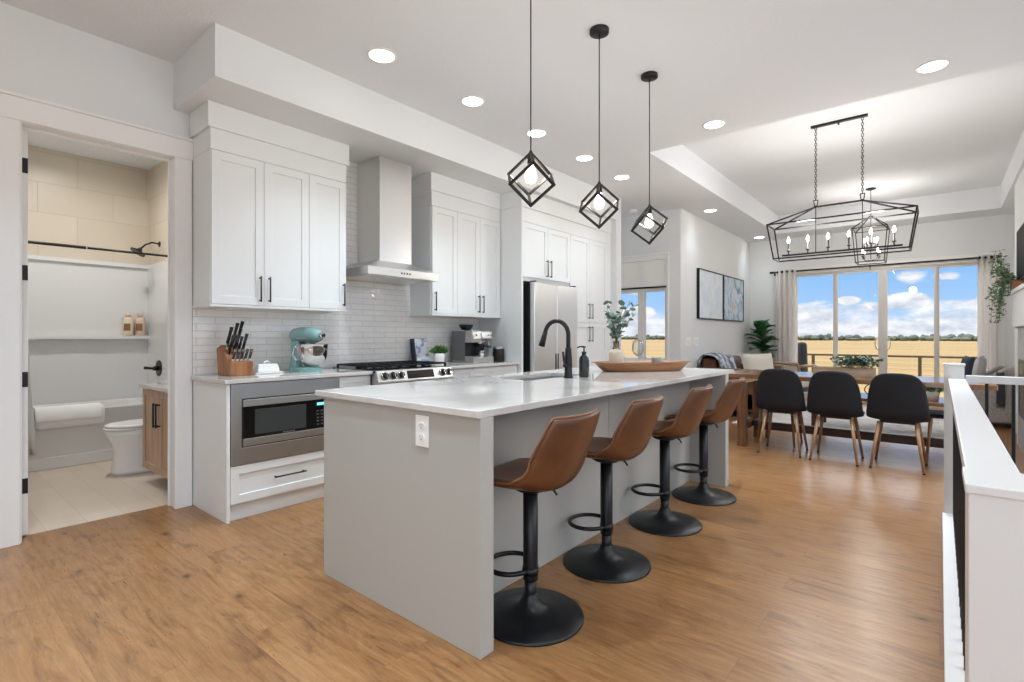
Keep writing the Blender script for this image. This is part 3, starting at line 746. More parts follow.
bu = thing('butter_dish', 'white ceramic covered butter dish beside the knife block', 'butter dish', (-3.86, 1.775, TOP), R(90))
MB().prism([(-.105, -.055), (.105, -.055), (.105, .055), (-.105, .055)], 0, .012).build('tray_plate', 'ceramic', bu, False, bevel=.005)
q = MB(); q.add([(x * (.085 - .012 * k_), y * (.042 - .01 * k_), .012 + .06 * k_) for k_ in (0, 1) for x, y in ((-1, -1), (1, -1), (1, 1), (-1, 1))], [(0, 1, 5, 4), (1, 2, 6, 5), (2, 3, 7, 6), (3, 0, 4, 7), (4, 5, 6, 7), (3, 2, 1, 0)]); q.build('lid', 'ceramic', bu, False, bevel=.008, seg=3)
MB().tube([(-.022, 0, .07), (-.018, 0, .085), (0, 0, .09), (.018, 0, .085), (.022, 0, .07)], .006, 8).build('lid_handle', 'ceramic', bu, False)

mx = thing('stand_mixer', 'aqua stand mixer with steel bowl on the white counter', 'mixer', (-3.86, 2.09, TOP), R(10))
# local +x is the mixer's front
q = MB(); rows = []
for z, k_ in ((0, 1.), (.012, 1.), (.03, .96), (.038, .86)):
    rows.append([(-.16 * k_ + (.29 * k_) * (.5 + .5 * math.cos(t)) + .0 , .11 * k_ * math.sin(t) * (1 if math.cos(t) > 0 else .92), z) for t in [2 * math.pi * j / 28 for j in range(28)]])
q.grid(rows, closed=True).add(rows[-1], [tuple(range(28))]); q.build('base', 'aqua', mx, False)
q = MB(); rows = []
for z, x, rx, ry in ((.03, -.10, .055, .075), (.10, -.105, .045, .058), (.18, -.105, .045, .055), (.24, -.09, .06, .06)):
    rows.append([(x + rx * math.cos(t), ry * math.sin(t), z) for t in [2 * math.pi * j / 20 for j in range(20)]])
q.grid(rows, closed=True); q.build('column', 'aqua', mx, False)
q = MB(); rows = []
for x, rz, ry, zc in ((-.175, .004, .004, .285), (-.17, .035, .035, .285), (-.13, .058, .058, .283), (-.06, .066, .064, .284), (.04, .064, .062, .285), (.11, .056, .056, .282), (.15, .042, .044, .28), (.165, .02, .02, .28), (.167, .003, .003, .28)):
    rows.append([(x, ry * math.cos(t), zc + rz * math.sin(t)) for t in [2 * math.pi * j / 20 for j in range(20)]])
q.grid(rows, closed=True); hdm = q.build('motor_head', 'aqua', mx, False)
q = MB(); q.cyl((.155, 0, .283), (.195, 0, .283), .024, .02); q.cm = 1; q.cyl((.195, 0, .283), (.205, 0, .283), .012); q.build('attachment_hub', ['chrome', 'darkplastic'], hdm, False)
MB().tube([(.0 + .105 * math.cos(t) + .0, .064 * math.sin(t), .262) for t in [2 * math.pi * j / 28 for j in range(28)]], .005, 6, closed=True).build('trim_band', 'chrome', hdm, False)
q = MB(); q.cyl((.075, 0, .235), (.075, 0, .16), .022, .016); q.build('beater_shaft', 'chrome', mx, False)
bo = MB().lathe([(.045, .040), (.05, .045), (.072, .058), (.098, .09), (.112, .13), (.117, .175), (.118, .212), (.122, .215), (.116, .215), (.108, .14), (.07, .065), (.001, .055)], (.07, 0, 0), 36).build('bowl', 'chrome', mx, False)
MB().tube([(.07, -.113, .195), (.06, -.162, .19), (.055, -.17, .14), (.065, -.15, .10), (.07, -.095, .095)], .006, 8).build('bowl_handle', 'chrome', bo, False)

cbk = thing('cookbook', 'upright cookbook with dark navy spine leaning behind the range', 'book', (-3.985, 3.37, TOP), R(-8))
q = MB(); q.X = Matrix.Rotation(R(-8), 4, 'Y'); q.cm = 0; q.box(-.018, .018, -.1, .1, 0, .25); q.cm = 1; q.box(-.02, .02, -.104, -.098, -.0, .253); q.box(.018, .021, -.1, .1, 0, .253); q.box(-.021, -.018, -.1, .1, 0, .253); q.build('cover', ['paper', 'book'], cbk, False)
q = MB(); q.X = Matrix.Rotation(R(-8), 4, 'Y'); q.box(.0212, .0222, -.085, .098, .004, .25)
mm_ = mat('book_cover_photo', '#A9B9D2', .4); mottle(mm_, '#8C9FC4', '#E2E4E6', 16, lo=.4, hi=.52); q.build('cover_picture', mm_, cbk, False); cbk.scale = (1.6, .8, 1)

hp_ = thing('potted_herb', 'small green herb plant in a white pot beside the range', 'plant', (-3.85, 3.49, TOP))
MB().lathe([(.045, 0), (.052, .06), (.056, .105), (.05, .105), (.045, .09), (.001, .088)], (0, 0, 0), 28).build('pot', 'ceramic', hp_, False)
q = MB(); rr = random.Random(5)
for i in range(320):
    a = rr.uniform(0, 6.283); t = rr.uniform(0, 1) ** .7 * 1.15; L = rr.uniform(.07, .115); wd = .006
    dv = Vector((math.sin(t) * math.cos(a), math.sin(t) * math.sin(a), math.cos(t))); o_ = Vector((rr.uniform(-.03, .03), rr.uniform(-.03, .03), .09)); sd_ = dv.cross(Vector((rr.uniform(-1, 1), rr.uniform(-1, 1), .3))).normalized() * wd
    q.add([o_ - sd_ * .4, o_ + sd_ * .4, o_ + dv * L * .7 + sd_, o_ + dv * L, o_ + dv * L * .7 - sd_], [(0, 1, 2, 3, 4)])
q.build('foliage', 'grass', hp_, False)

es = thing('espresso_machine', 'stainless espresso machine with bean hopper on the right counter', 'coffee machine', (-3.84, 3.965, TOP), R(0))
q = MB(); q.box(-.16, .02, -.155, .155, .0, .335); q.box(.02, .13, -.155, -.02, .21, .335); q.box(.02, .10, -.02, .155, .24, .335); es_b = q.build('machine_body', 'steel', es, False, bevel=.006)
MB().box(-.16, .03, -.158, -.1551, .02, .33).build('side_panel', mat('grey_side_panel', '#77797A', .35, .6), es_b, False)
MB().prism([(.02, .335), (.13, .325), (.145, .25), (.10, .235), (.02, .235)], -.15, .15, 1).build('control_face', 'steel', es, False, bevel=.004)
q = MB(); q.box(-.02, .155, -.155, .155, 0, .06); q.build('drip_tray', 'steel', es, False, bevel=.006)
MB().box(.0201, .0225, -.15, .15, .065, .209).build('cavity_dark_panel', 'darkplastic', es, False)  # dark panel added so the shaded front cavity reads dark
q = MB(); q.lathe([(.045, .335), (.075, .385), (.078, .40), (.001, .402)], (-.05, -.06, 0), 28); q.build('bean_hopper', 'darkplastic', es, False)
q = MB(); q.cyl((.07, .03, .235), (.07, .03, .19), .036, .034); q.build('group_head', 'chrome', es, False)
q = MB(); q.cyl((.07, .03, .19), (.07, .03, .165), .037); q.tube([(.10, .03, .178), (.16, .03, .175), (.22, .03, .165)], [.01, .013, .015], 10); q.build('portafilter', 'darkplastic', es, False)
q = MB(); q.tube([(.09, .12, .24), (.115, .125, .19), (.12, .13, .10)], .006, 8); q.build('steam_wand', 'chrome', es, False)
q = MB(); q.cyl((.138, .0, .285), (.148, .0, .288), .028); q.build('pressure_gauge', 'ceramic', es, False)
for y in (-.10, .08, .12): MB().cyl((.135, y, .285), (.146, y, .288), .012).build('button', 'chrome', es, False)
q = MB(); q.lathe([(.034, .062), (.036, .12), (.034, .13), (.032, .125), (.001, .07)], (.09, .03, 0), 24); q.build('milk_jug', 'chrome', es, False)

cn = thing('canister', 'small dark glossy canister beside the espresso machine', 'canister', (-3.70, 4.215, TOP))
MB().lathe([(.058, 0), (.063, .004), (.063, .145), (.058, .149), (.001, .15)], (0, 0, 0), 28).build('jar', 'bronze', cn, False)
MB().lathe([(.0635, .14), (.0635, .156), (.06, .16), (.001, .161)], (0, 0, 0), 28).build('lid', 'chrome', cn, False)

# ================================================================== ISLAND
isl = thing('kitchen_island', 'long grey kitchen island with overhanging seating side', 'island', (-1.85, 2.84, 0))
X0, X1, Y0, Y1, HT = -2.392, -1.307, 1.387, 4.292, .894
MB().box(X0, X1, Y0, Y0 + .074, 0, HT).build('end_panel', 'island', isl, bevel=.002)
MB().box(X0, X1, Y1 - .074, Y1, 0, HT).build('end_panel', 'island', isl, bevel=.002)
q = MB(); q.box(X0 + .05, -1.612, Y0 + .074, 2.3, .10, HT); q.box(X0 + .05, -1.612, 3.4, Y1 - .074, .10, HT); q.box(-1.90, -1.612, 2.3, 3.4, .10, HT); q.box(X0 + .05, -1.90, 2.3, 3.4, .1, .6); q.build('cabinet_body', 'island', isl)
for a, b in ((Y0 + .0745, 2.8595), (2.8645, Y1 - .0745)): MB().box(-1.612, -1.594, a, b, 0, HT).build('back_panel', 'island', isl, bevel=.0015)
for i in range(5):
    a = Y0 + .08 + i * .548; d = MB(); d.ring(0, X0 + .028, X0 + .049, (a, a + .54, .11, .885), (a + .06, a + .48, .17, .825)); d.box(X0 + .037, X0 + .049, a + .058, a + .482, .168, .827)
    dd = d.build('door', 'island', isl, bevel=.0015); pull(dd, (X0 + .028, a + .50, .62), (X0 + .028, a + .50, .78), (-.028, 0, 0))
ct = MB(); ct.ring(2, HT + .0005, .923, (-2.452, -1.307, 1.373, 4.447), (-2.28, -1.965, 2.54, 3.20))
tag(ct.build('island_countertop', 'quartz', bevel=.003), 'long white glossy quartz slab on the grey island', 'countertop')
sk = thing('undermount_sink', 'steel sink sunk into the island counter beside the black faucet', 'sink', (-2.126, 2.845, .66))
q = MB(); q.ring(2, .66, .8935, (-2.292, -1.953, 2.528, 3.212), (-2.278, -1.967, 2.542, 3.198)); q.box(-2.292, -1.953, 2.528, 3.212, .65, .66); q.build('basin', 'steel', sk)
MB().lathe([(.045, 0), (.045, .004), (.03, .005), (.03, .002), (.001, .001)], (-2.126, 2.845, .66), 24).build('drain', 'chrome', sk)
fa = thing('kitchen_faucet', 'matte black gooseneck faucet standing at the island sink', 'faucet', (-1.885, 2.845, .923))
MB().lathe([(.031, 0), (.031, .006), (.026, .02), (.0245, .12), (.02, .19), (.0185, .20)], (0, 0, 0), 24).build('base', 'blackm', fa, False)
q = MB(); rad = .095; pts = [(0, 0, .19), (0, 0, .28)] + [(-rad + rad * math.cos(t), 0, .283 + rad * math.sin(t)) for t in [math.pi * i / 16 * .93 for i in range(17)]]
q.tube(pts, .0145, 14); fs_ = q.build('spout', 'blackm', fa, False)
e_ = Vector(pts[-1]); dv = (Vector(pts[-1]) - Vector(pts[-2])).normalized()
q = MB(); q.tube([e_, e_ + dv * .05, e_ + dv * .10], [.0165, .0185, .023], 16); q.build('spray_head', 'blackm', fa, False)
q = MB(); q.tube([(0, -.02, .085), (0, -.045, .085)], .014, 12); q.tube([(0, -.04, .085), (-.004, -.046, .12), (-.008, -.05, .175)], [.008, .0075, .007], 10); q.build('lever', 'blackm', fa, False)
so = thing('soap_dispenser', 'dark pump soap bottle beside the black faucet', 'soap dispenser', (-1.845, 2.975, .923))
MB().lathe([(.030, 0), (.034, .005), (.034, .115), (.030, .135), (.015, .148), (.013, .16)], (0, 0, 0), 28).build('bottle', 'soap', so, False)
q = MB(); q.cyl((0, 0, .155), (0, 0, .172), .016); q.cyl((0, 0, .172), (0, 0, .20), .005); q.cyl((0, 0, .198), (0, 0, .208), .012); q.tube([(0, 0, .205), (-.03, -.01, .205), (-.045, -.014, .197)], [.0055, .005, .004], 8); q.build('pump', 'blackm', so, False)
# outlet on the island end
ol = thing('wall_outlet', 'white double power outlet on the near end of the grey island', 'outlet', (-1.632, Y0, .81))
MB().box(-.04, .04, -.006, 0, -.064, .064).build('cover_plate', 'plastic', ol, False, bevel=.003)
for z in (-.024, .024):
    soc = MB().prism([(.016 * math.cos(t) * 1.05, z + .0165 * max(-.82, min(.82, math.sin(t)))) for t in [2 * math.pi * i / 28 for i in range(28)]], -.0085, -.0055, 1).build('socket', 'ceramic', ol, False)
    q = MB(); q.box(-.0075, -.0055, -.0092, -.008, z - .001, z + .008); q.box(.0055, .0075, -.0092, -.008, z - .001, z + .007); q.cyl((0, -.0092, z - .008), (0, -.008, z - .008), .0028, n=10); q.build('slots', 'gap', soc, False)

# ---- tray and things on it
TR = R(55); tray_c = Vector((-1.83, 3.82, .923)); rotm = Matrix.Rotation(TR, 3, 'Z')
def on_tray(u, v, z=.028): return tray_c + rotm @ Vector((u, v, 0)) + Vector((0, 0, z))
trb = thing('wooden_tray', 'long shallow wooden dough-bowl tray on the island counter', 'tray', tray_c, TR)
def trow(L, Wd, z): return [(L * (abs(math.cos(t)) ** .55) * (1 if math.cos(t) >= 0 else -1), Wd * (abs(math.sin(t)) ** .6) * (1 if math.sin(t) >= 0 else -1), z) for t in [2 * math.pi * (j + .5) / 40 for j in range(40)]]
q = MB(); rows = [trow(.31, .10, 0), trow(.33, .11, .004), trow(.395, .14, .068), trow(.405, .145, .073), trow(.39, .133, .071), trow(.325, .10, .022), trow(.2, .06, .02)]
q.grid(rows, closed=True).add(rows[0], [tuple(range(40))]).add(rows[-1], [tuple(range(40))]); q.build('bowl', 'traywood', trb, False)
for sgn in (-1, 1):
    q = MB(); q.prism([(sgn * .385, -.05), (sgn * .42, -.045), (sgn * .42, .045), (sgn * .385, .05)], .065, .073); q.build('handle', 'traywood', trb, False, bevel=.003)
va = thing('vase', 'sand-coloured bottle vase holding eucalyptus on the wooden tray', 'vase', on_tray(-.21, .03, .021))
MB().lathe([(.052, 0), (.057, .004), (.059, .05), (.058, .125), (.050, .142), (.032, .15)], (0, 0, 0), 32).build('body', 'vase', va, False)
MB().lathe([(.032, .149), (.024, .165), (.022, .2), (.026, .215), (.023, .215), (.019, .2), (.02, .165)], (0, 0, 0), 24).build('neck', glass('vase_neck_glass', '#EDE6DC', 1.2), va, False)
eu = thing('eucalyptus_branches', 'dusty green eucalyptus branches rising from the sand-coloured vase', 'plant', on_tray(-.21, .03, .021) + Vector((0, 0, .16)))
q = MB(); lf = MB(); rr = random.Random(11)
for i in range(11):
    a = i * 2.4 + rr.uniform(-.4, .4); lean = rr.uniform(.05, .17); H_ = rr.uniform(.18, .37)
    pts = [Vector((lean * t * t * math.cos(a), lean * t * t * math.sin(a), H_ * t)) for t in [k_ / 8 for k_ in range(9)]]
    q.tube(pts, [.003 - .0002 * k_ for k_ in range(9)], 5)
    for k_ in range(3, 9):
        for sgn in (-1, 1):
            if rr.random() < .22: continue
            b0 = pts[k_] + Vector((0, 0, rr.uniform(-.012, .012))); aa = a + sgn * 1.57 + rr.uniform(-1., 1.) + k_ * 1.57
            dv = Vector((math.cos(aa), math.sin(aa), rr.uniform(-.3, .6))).normalized(); up_ = Vector((rr.uniform(-1.4, 1.4), rr.uniform(-1.4, 1.4), 1)); sd_ = dv.cross(up_).normalized(); Ln = rr.uniform(.036, .054); wd = Ln * .5
            cc = b0 + dv * Ln * .55; nn = sd_.cross(dv) * .006
            ring_ = [cc + dv * Ln * .5 * math.cos(t) + sd_ * wd * math.sin(t) for t in [2 * math.pi * j / 9 for j in range(9)]]
            lf.add([b0] + ring_ + [cc + nn], [(1 + j, 1 + (j + 1) % 9, 10) for j in range(9)], True)
q.build('stems', 'stem', eu, False); lf.build('leaves', 'leaf', eu, False)
wg = thing('wine_glass', 'stemmed wine glass standing on the wooden tray', 'glass', on_tray(-.02, .03, .021))
MB().lathe([(.036, 0), (.036, .003), (.012, .006), (.005, .012), (.0042, .085), (.008, .092)], (0, 0, 0), 28).build('stem', 'wineglass', wg, False)
MB().lathe([(.008, .0925), (.030, .103), (.044, .13), (.047, .155), (.043, .19), (.037, .222), (.0355, .222), (.0415, .19), (.0455, .155), (.0425, .131), (.029, .105), (.001, .0945)], (0, 0, 0), 32).build('bowl', 'wineglass', wg, False)
cu = thing('candle_cup', 'grey ceramic candle cup near the far end of the tray', 'candle', on_tray(.15, .02, .021))
MB().lathe([(.041, 0), (.046, .004), (.046, .082), (.042, .084), (.041, .06)], (0, 0, 0), 28).build('cup', 'greyceramic', cu, False)
MB().lathe([(.0408, .062), (.001, .064)], (0, 0, 0), 24).build('wax', 'cream', cu, False)

# ================================================================== BAR STOOLS
def make_stool(label, loc, rot):
    o = thing('bar_stool', label, 'stool', loc, rot, 'brown leather bar stools at the island')
    # local -x is the front of the seat
    prof = [(-.225, .580, .165, .0, .0), (-.215, .606, .185, .004, 0), (-.15, .614, .200, .010, 0), (-.05, .602, .212, .022, 0), (.05, .590, .216, .045, 0), (.12, .588, .216, .08, .006), (.165, .610, .212, .092, .024),
            (.190, .665, .208, .075, .042), (.222, .75, .203, .035, .052), (.247, .82, .193, .012, .052), (.268, .88, .180, .006, .05), (.275, .904, .162, .0, .046)]
    def shell(dz=0., dw=0.):
        rows = []
        for x, z, w, lift, wrap in prof:
            row = []
            for j in range(13):
                t = -1 + j / 6; a = abs(t) ** 2.3
                row.append((x - wrap * a, (w + dw) * t, z - .014 + lift * a + dz))
            rows.append(row)
        return rows
    q = MB(); q.grid(shell()); q.build('seat_shell', 'leather', o, False, solid=.034, sub=1)
    pr = [Vector(r_[0]) for r_ in shell()] + [Vector(p_) for p_ in shell()[-1][1:-1]] + [Vector(r_[-1]) for r_ in shell()][::-1]
    lab(MB().tube(pr, .0045, 6).build('piping', 'seam', o, False), 'paler piping along the leather edge')
    MB().tube([(0, 0, .540), (0, 0, .560)], [.06, .09], 20).build('seat_plate', 'blackm', o, False)
    MB().lathe([(.031, .155), (.032, .16), (.032, .56)], (0, 0, 0), 24).build('upper_post', 'blackm', o, False)
    MB().lathe([(.026, .05), (.026, .158)], (0, 0, 0), 24).build('lower_post', 'blackm', o, False)
    MB().lathe([(.228, 0), (.229, .006), (.222, .012), (.15, .022), (.085, .036), (.05, .055), (.036, .08), (.031, .095), (.027, .10)], (0, 0, 0), 48).build('base', 'blackm', o, False)
    pts = [(-.104 + .104 * math.cos(t), .112 * math.sin(t), .195) for t in [2 * math.pi * i / 40 for i in range(40)]]
    MB().tube(pts, .0105, 10, closed=True).build('footrest', 'blackm', o, False)
    MB().lathe([(.035, .18), (.035, .21)], (0, 0, 0), 20).build('footrest_collar', 'blackm', o, False)
    MB().tube([(.02, .02, .553), (.055, .06, .545), (.07, .078, .53), (.078, .088, .51)], .005, 8).build('lever', 'blackm', o, False)
    return o


s0 = make_stool('brown leather bar stool nearest the camera, beside the outlet end of the island', (-1.353, 1.749, 0), R(2))
for l, p_, a in (('second brown leather bar stool from the near end of the island', (-1.356, 2.410, 0), R(2)), ('third brown leather bar stool, between the second stool and the last one', (-1.358, 3.163, 0), R(3)), ('farthest brown leather bar stool, next to the dining table', (-1.362, 3.879, 0), R(3))):
    dup(s0, l, p_, a)

# ================================================================== PENDANTS AND CHANDELIERS
def point(x, y, z, w, r=.03, col=(1, .95, .90)):
    ld = bpy.data.lights.new('bulb_light', 'POINT'); ld.energy = w; ld.shadow_soft_size = r; ld.color = col
    lo = bpy.data.objects.new('bulb_light', ld); COL.objects.link(lo); lo.location = (x, y, z)


def make_pendant(label, loc, rot):
    o = thing('pendant_light', label, 'pendant light', loc, rot, 'cube cage pendants over the island')
    zt = 2.141 - CZ
    MB().lathe([(.001, 0), (.06, 0), (.06, -.022), (.052, -.026), (.001, -.026)], (0, 0, 0), 32).build('canopy', 'blackm', o, False)
    MB().tube([(0, 0, -.02), (0, 0, zt)], .0035, 8).build('cord', 'blackm', o, False)
    s_ = .156; e3 = [Vector((s_ * .8165 * math.cos(R(120 * k_)), s_ * .8165 * math.sin(R(120 * k_)), -s_ / 3 ** .5)) for k_ in range(3)]
    T_ = Vector((0, 0, zt)); q = MB(); hb = .006
    for k_ in range(3):
        a, b, c_ = e3[k_], e3[(k_ + 1) % 3], e3[(k_ + 2) % 3]
        for p0, p1 in ((T_, T_ + a), (T_ + a, T_ + a + b), (T_ + a, T_ + a + c_), (T_ + a + b, T_ + a + b + c_)):
            d = (p1 - p0).normalized(); q.bar(p0 - d * hb, p1 + d * hb, hb)
    q.build('cage', 'bronze', o, False)
    q = MB(); q.tube([(0, 0, zt + .012), (0, 0, zt - .01), (0, 0, zt - .055), (0, 0, zt - .06)], [.006, .016, .019, .017], 16); q.build('socket', 'blackm', o, False)
    bb = MB().lathe([(.012, zt - .058), (.015, zt - .075), (.03, zt - .11), (.031, zt - .125), (.022, zt - .15), (.001, zt - .158)], (0, 0, 0), 24).build('bulb', 'bulbglass', o, False)
    q = MB(); q.tube([(-.006, 0, zt - .07), (-.010, 0, zt - .125), (-.004, .004, zt - .09), (.003, .006, zt - .13), (.006, -.005, zt - .09), (.010, 0, zt - .125), (.005, 0, zt - .07)], .0035, 6); q.build('filament', 'bulb', bb, False)
    return o


pd = make_pendant('cube cage pendant nearest the camera, its cord leaving the top of the photo', (-1.617, 2.093, CZ), R(-47))
dup(pd, 'middle cube cage pendant over the island', (-1.617, 2.784, CZ), R(-64)); dup(pd, 'farthest cube cage pendant, hanging before the hallway window', (-1.617, 3.497, CZ), R(-79))
for y in (2.093, 2.784, 3.497): point(-1.617, y, 2.05, PEND)


def chain(mb, x, y, z0, z1, L=.034, w=.010, r=.0032):
    n = int((z1 - z0) / (L - .007))
    for i in range(n):
        zc = z0 + (i + .5) * (z1 - z0) / n; pts = []
        for k_ in range(10):
            t = 2 * math.pi * k_ / 10; u = w * math.cos(t); v = L * .5 * math.sin(t)
            pts.append((x + (u if i % 2 else 0), y + (0 if i % 2 else u), zc + v))
        mb.tube(pts, r, 4, closed=True)


def candle(par, x, y, zb, name='candle', h=.125):
    q = MB(); q.lathe([(.006, 0), (.006, .028), (.020, .034), (.021, .038), (.009, .042), (.009, h)], (x, y, zb), 12); c_ = q.build(name, 'black', par)
    MB().lathe([(.007, h), (.013, h + .018), (.013, h + .03), (.006, h + .055), (.001, h + .065)], (x, y, zb), 12).build('bulb', 'flame', c_)


cx, cy = -.803, 6.22; dzb = 0
cd = thing('linear_chandelier', 'long black lantern-frame chandelier with six candle bulbs above the dining table', 'chandelier', (cx, cy, 3.42))
MB().box(cx - .25, cx + .25, cy - .022, cy + .022, 3.398, 3.42).build('canopy_bar', 'black', cd, bevel=.003)
MB().tube([(cx, cy, 3.3985), (cx, cy, 3.375)], [.011, .008], 10).build('finial', 'black', cd)
rx, sx_, bx, sy_, by_ = .2045, .640, .583, .165, .13; zr, zs, zb = 2.562, 2.405, 2.035
for s_ in (-1, 1):
    x = cx + s_ * rx
    q = MB(); q.bar((x - .020, cy, 2.632), (x + .020, cy, 2.632), .004); q.bar((x - .020, cy, 2.632), (x - .011, cy, 2.572), .004); q.bar((x + .020, cy, 2.632), (x + .011, cy, 2.572), .004); q.box(x - .014, x + .014, cy - .01, cy + .01, 2.556, 2.574)
    q.build('chain_hook', 'black', cd)
    q = MB(); chain(q, x, cy, 2.63, 3.398); q.build('chain', 'black', cd)
    MB().bar((x, cy, 2.565), (x, cy, 2.082), .004).build('drop_rod', 'black', cd)
q = MB(); hb = .0068
q.bar((cx - rx, cy, zr), (cx + rx, cy, zr), hb)
for s_ in (-1, 1):
    for u in (-1, 1):
        q.bar((cx + s_ * rx, cy, zr), (cx + s_ * sx_, cy + u * sy_, zs), hb); q.bar((cx + s_ * sx_, cy + u * sy_, zs), (cx + s_ * bx, cy + u * by_, zb), hb)
    q.bar((cx + s_ * sx_, cy - sy_ - hb, zs), (cx + s_ * sx_, cy + sy_ + hb, zs), hb); q.bar((cx + s_ * bx, cy - by_ - hb, zb), (cx + s_ * bx, cy + by_ + hb, zb), hb)
for u in (-1, 1): q.bar((cx - sx_, cy + u * sy_, zs), (cx + sx_, cy + u * sy_, zs), hb); q.bar((cx - bx, cy + u * by_, zb), (cx + bx, cy + u * by_, zb), hb)
q.build('lantern_frame', 'black', cd)
MB().box(cx - .527, cx + .527, cy - .011, cy + .011, 2.07, 2.086).build('candle_bar', 'black', cd)
for i in range(6): candle(cd, cx - .463 + i * .1845, cy, 2.086)
for s_ in (-.3, .3): point(cx + s_, cy, 2.33, CHAN, .08)

cx, cy = -.80, 9.40
c2_ = thing('lantern_chandelier', 'smaller black lantern chandelier hanging in the living area behind the long one', 'chandelier', (cx, cy, 3.42))
MB().lathe([(.001, 0), (.065, 0), (.065, -.015), (.02, -.03), (.001, -.03)], (cx, cy, 3.42), 24).build('canopy', 'black', c2_)
q = MB(); q.cyl((cx, cy, 3.395), (cx, cy, 2.36), .005, n=8); q.build('stem', 'black', c2_)
q = MB(); a, b = .215, .175; zt, zs, zb = 3.0, 2.81, 2.305; hb = .006
for s_ in (-1, 1):
    for u in (-1, 1): q.bar((cx + s_ * .012, cy + u * .012, zt), (cx + s_ * a, cy + u * a, zs), hb); q.bar((cx + s_ * a, cy + u * a, zs), (cx + s_ * b, cy + u * b, zb), hb)
    for r_, z in ((a, zs), (b, zb)): q.bar((cx - r_, cy + s_ * r_, z), (cx + r_, cy + s_ * r_, z), hb); q.bar((cx + s_ * r_, cy - r_, z), (cx + s_ * r_, cy + r_, z), hb)
q.build('lantern_frame', 'black', c2_)
q = MB()
for z, r_ in ((2.36, .13), (2.53, .09)):
    for k_ in range(4): t = R(45 + 90 * k_ + (20 if z > 2.4 else 0)); q.tube([(cx, cy, z - .02), (cx + r_ * .6 * math.cos(t), cy + r_ * .6 * math.sin(t), z - .025), (cx + r_ * math.cos(t), cy + r_ * math.sin(t), z)], .004, 6)
q.build('arms', 'black', c2_)
for z, r_ in ((2.36, .13), (2.53, .09)):
    for k_ in range(4): t = R(45 + 90 * k_ + (20 if z > 2.4 else 0)); candle(c2_, cx + r_ * math.cos(t), cy + r_ * math.sin(t), z, h=.09)
point(cx, cy, 2.62, CHAN * 1.2, .08)

# ================================================================== RAILING AND HALF WALL
hw = MB(); hw.box(.041, XR - .001, 1.30, 1.455, 0, .905); struct('wall_half', hw, 'rail', bevel=.002)
struct('trim_2', MB().box(.036, XR - .001, 1.294, 1.461, .903, .922), 'rail', bevel=.003)
ra_ = thing('stair_railing', 'white wooden railing with black balusters running away from the half wall', 'railing', (.07, 3., 0))
MB().box(.020, .122, 4.45, 4.553, 0, 1.005).build('newel_post', 'rail', ra_, bevel=.003)
MB().box(.014, .128, 4.444, 4.559, 1.005, 1.018).build('post_cap', 'rail', ra_, bevel=.004)
MB().box(.041, .127, 1.4555, 4.4495, .885, .920).build('top_rail', 'rail', ra_, bevel=.003)
MB().box(.012, .0995, 1.4555, 4.4495, 0, .03).build('bottom_curb', 'rail', ra_, bevel=.002)
y = 1.52
while y < 4.42:
    MB().box(.064, .081, y - .0085, y + .0085, .03, .886).build('baluster', 'black', ra_); y += .11
rb = thing('stair_railing', 'short white railing with black balusters from the post to the right wall', 'railing', (.5, 4.5, 0))
MB().box(.1295, XR - .001, 4.475, 4.53, .895, .942).build('top_rail', 'rail', rb, bevel=.003)
MB().box(.1295, XR - .001, 4.47, 4.535, .0, .03).build('bottom_curb', 'rail', rb, bevel=.003)
for i in range(5): MB().box(.231 - .0085 + .124 * i, .231 + .0085 + .124 * i, 4.494, 4.511, .03, .896).build('baluster', 'black', rb)

# ================================================================== DINING
tb = thing('dining_table', 'long brown wooden trestle dining table under the long chandelier', 'table', (-.745, 6.25, 0))
TZ = .79
MB().box(-1.86, .37, 5.84, 6.68, TZ - .045, TZ).build('tabletop', 'table', tb, bevel=.004)
for x in (-1.66, .17):
    for yy in (5.93, 6.575): MB().box(x - .045, x + .045, yy - .045, yy + .045, .0, TZ - .1005).build('leg', 'tablev', tb, bevel=.003)
    MB().box(x - .045, x + .045, 5.87, 6.64, TZ - .1, TZ - .0455).build('top_beam', 'table', tb, bevel=.003)
    MB().box(x - .035, x + .035, 5.976, 6.529, .18, .25).build('foot_beam', 'table', tb, bevel=.003)
MB().box(-1.6245, .1345, 6.235, 6.285, .155, .24).build('stretcher', 'stretch', tb, bevel=.003)


def make_chair(label, loc, rot):
    """local +y is the front"""
    o = thing('dining_chair', label, 'chair', loc, rot, 'black fabric dining chairs')
    prof = [(.235, .425, .19, 0, 0), (.22, .448, .205, 0, 0), (.14, .455, .218, .008, 0), (0, .448, .228, .016, 0), (-.11, .432, .232, .028, .0), (-.168, .446, .234, .03, .02), (-.198, .50, .230, .02, .035),
            (-.215, .60, .222, .01, .042), (-.235, .70, .212, .0, .042), (-.255, .79, .190, -.004, .036), (-.266, .845, .160, -.008, .028), (-.270, .874, .112, -.012, .016)]
    rows = []
    for y_, z, w, lift, wrap in prof:
        rows.append([(w * t, y_ + wrap * abs(t) ** 2.2, z + lift * abs(t) ** 2.2) for t in [-1 + j / 6 for j in range(13)]])
    MB().grid(rows).build('seat_shell', 'blackfab', o, False, solid=.03, sub=1)
    MB().box(-.13, .13, -.10, .16, .407, .428).build('under_frame', 'darkplastic', o, False, bevel=.004)
    for sx in (-1, 1):
        for (yt, yb_) in ((.13, .215), (-.12, -.215)):
            MB().tube([(sx * .135, yt, .418), (sx * .19, yb_, .012)], [.017, .0105], 12).build('leg', 'chairleg', o, False)
            MB().tube([(sx * .19, yb_, .012), (sx * .1915, yb_ + (.003 if yb_ > 0 else -.003), 0)], .0115, 12).build('foot_cap', 'black', o, False)
    return o


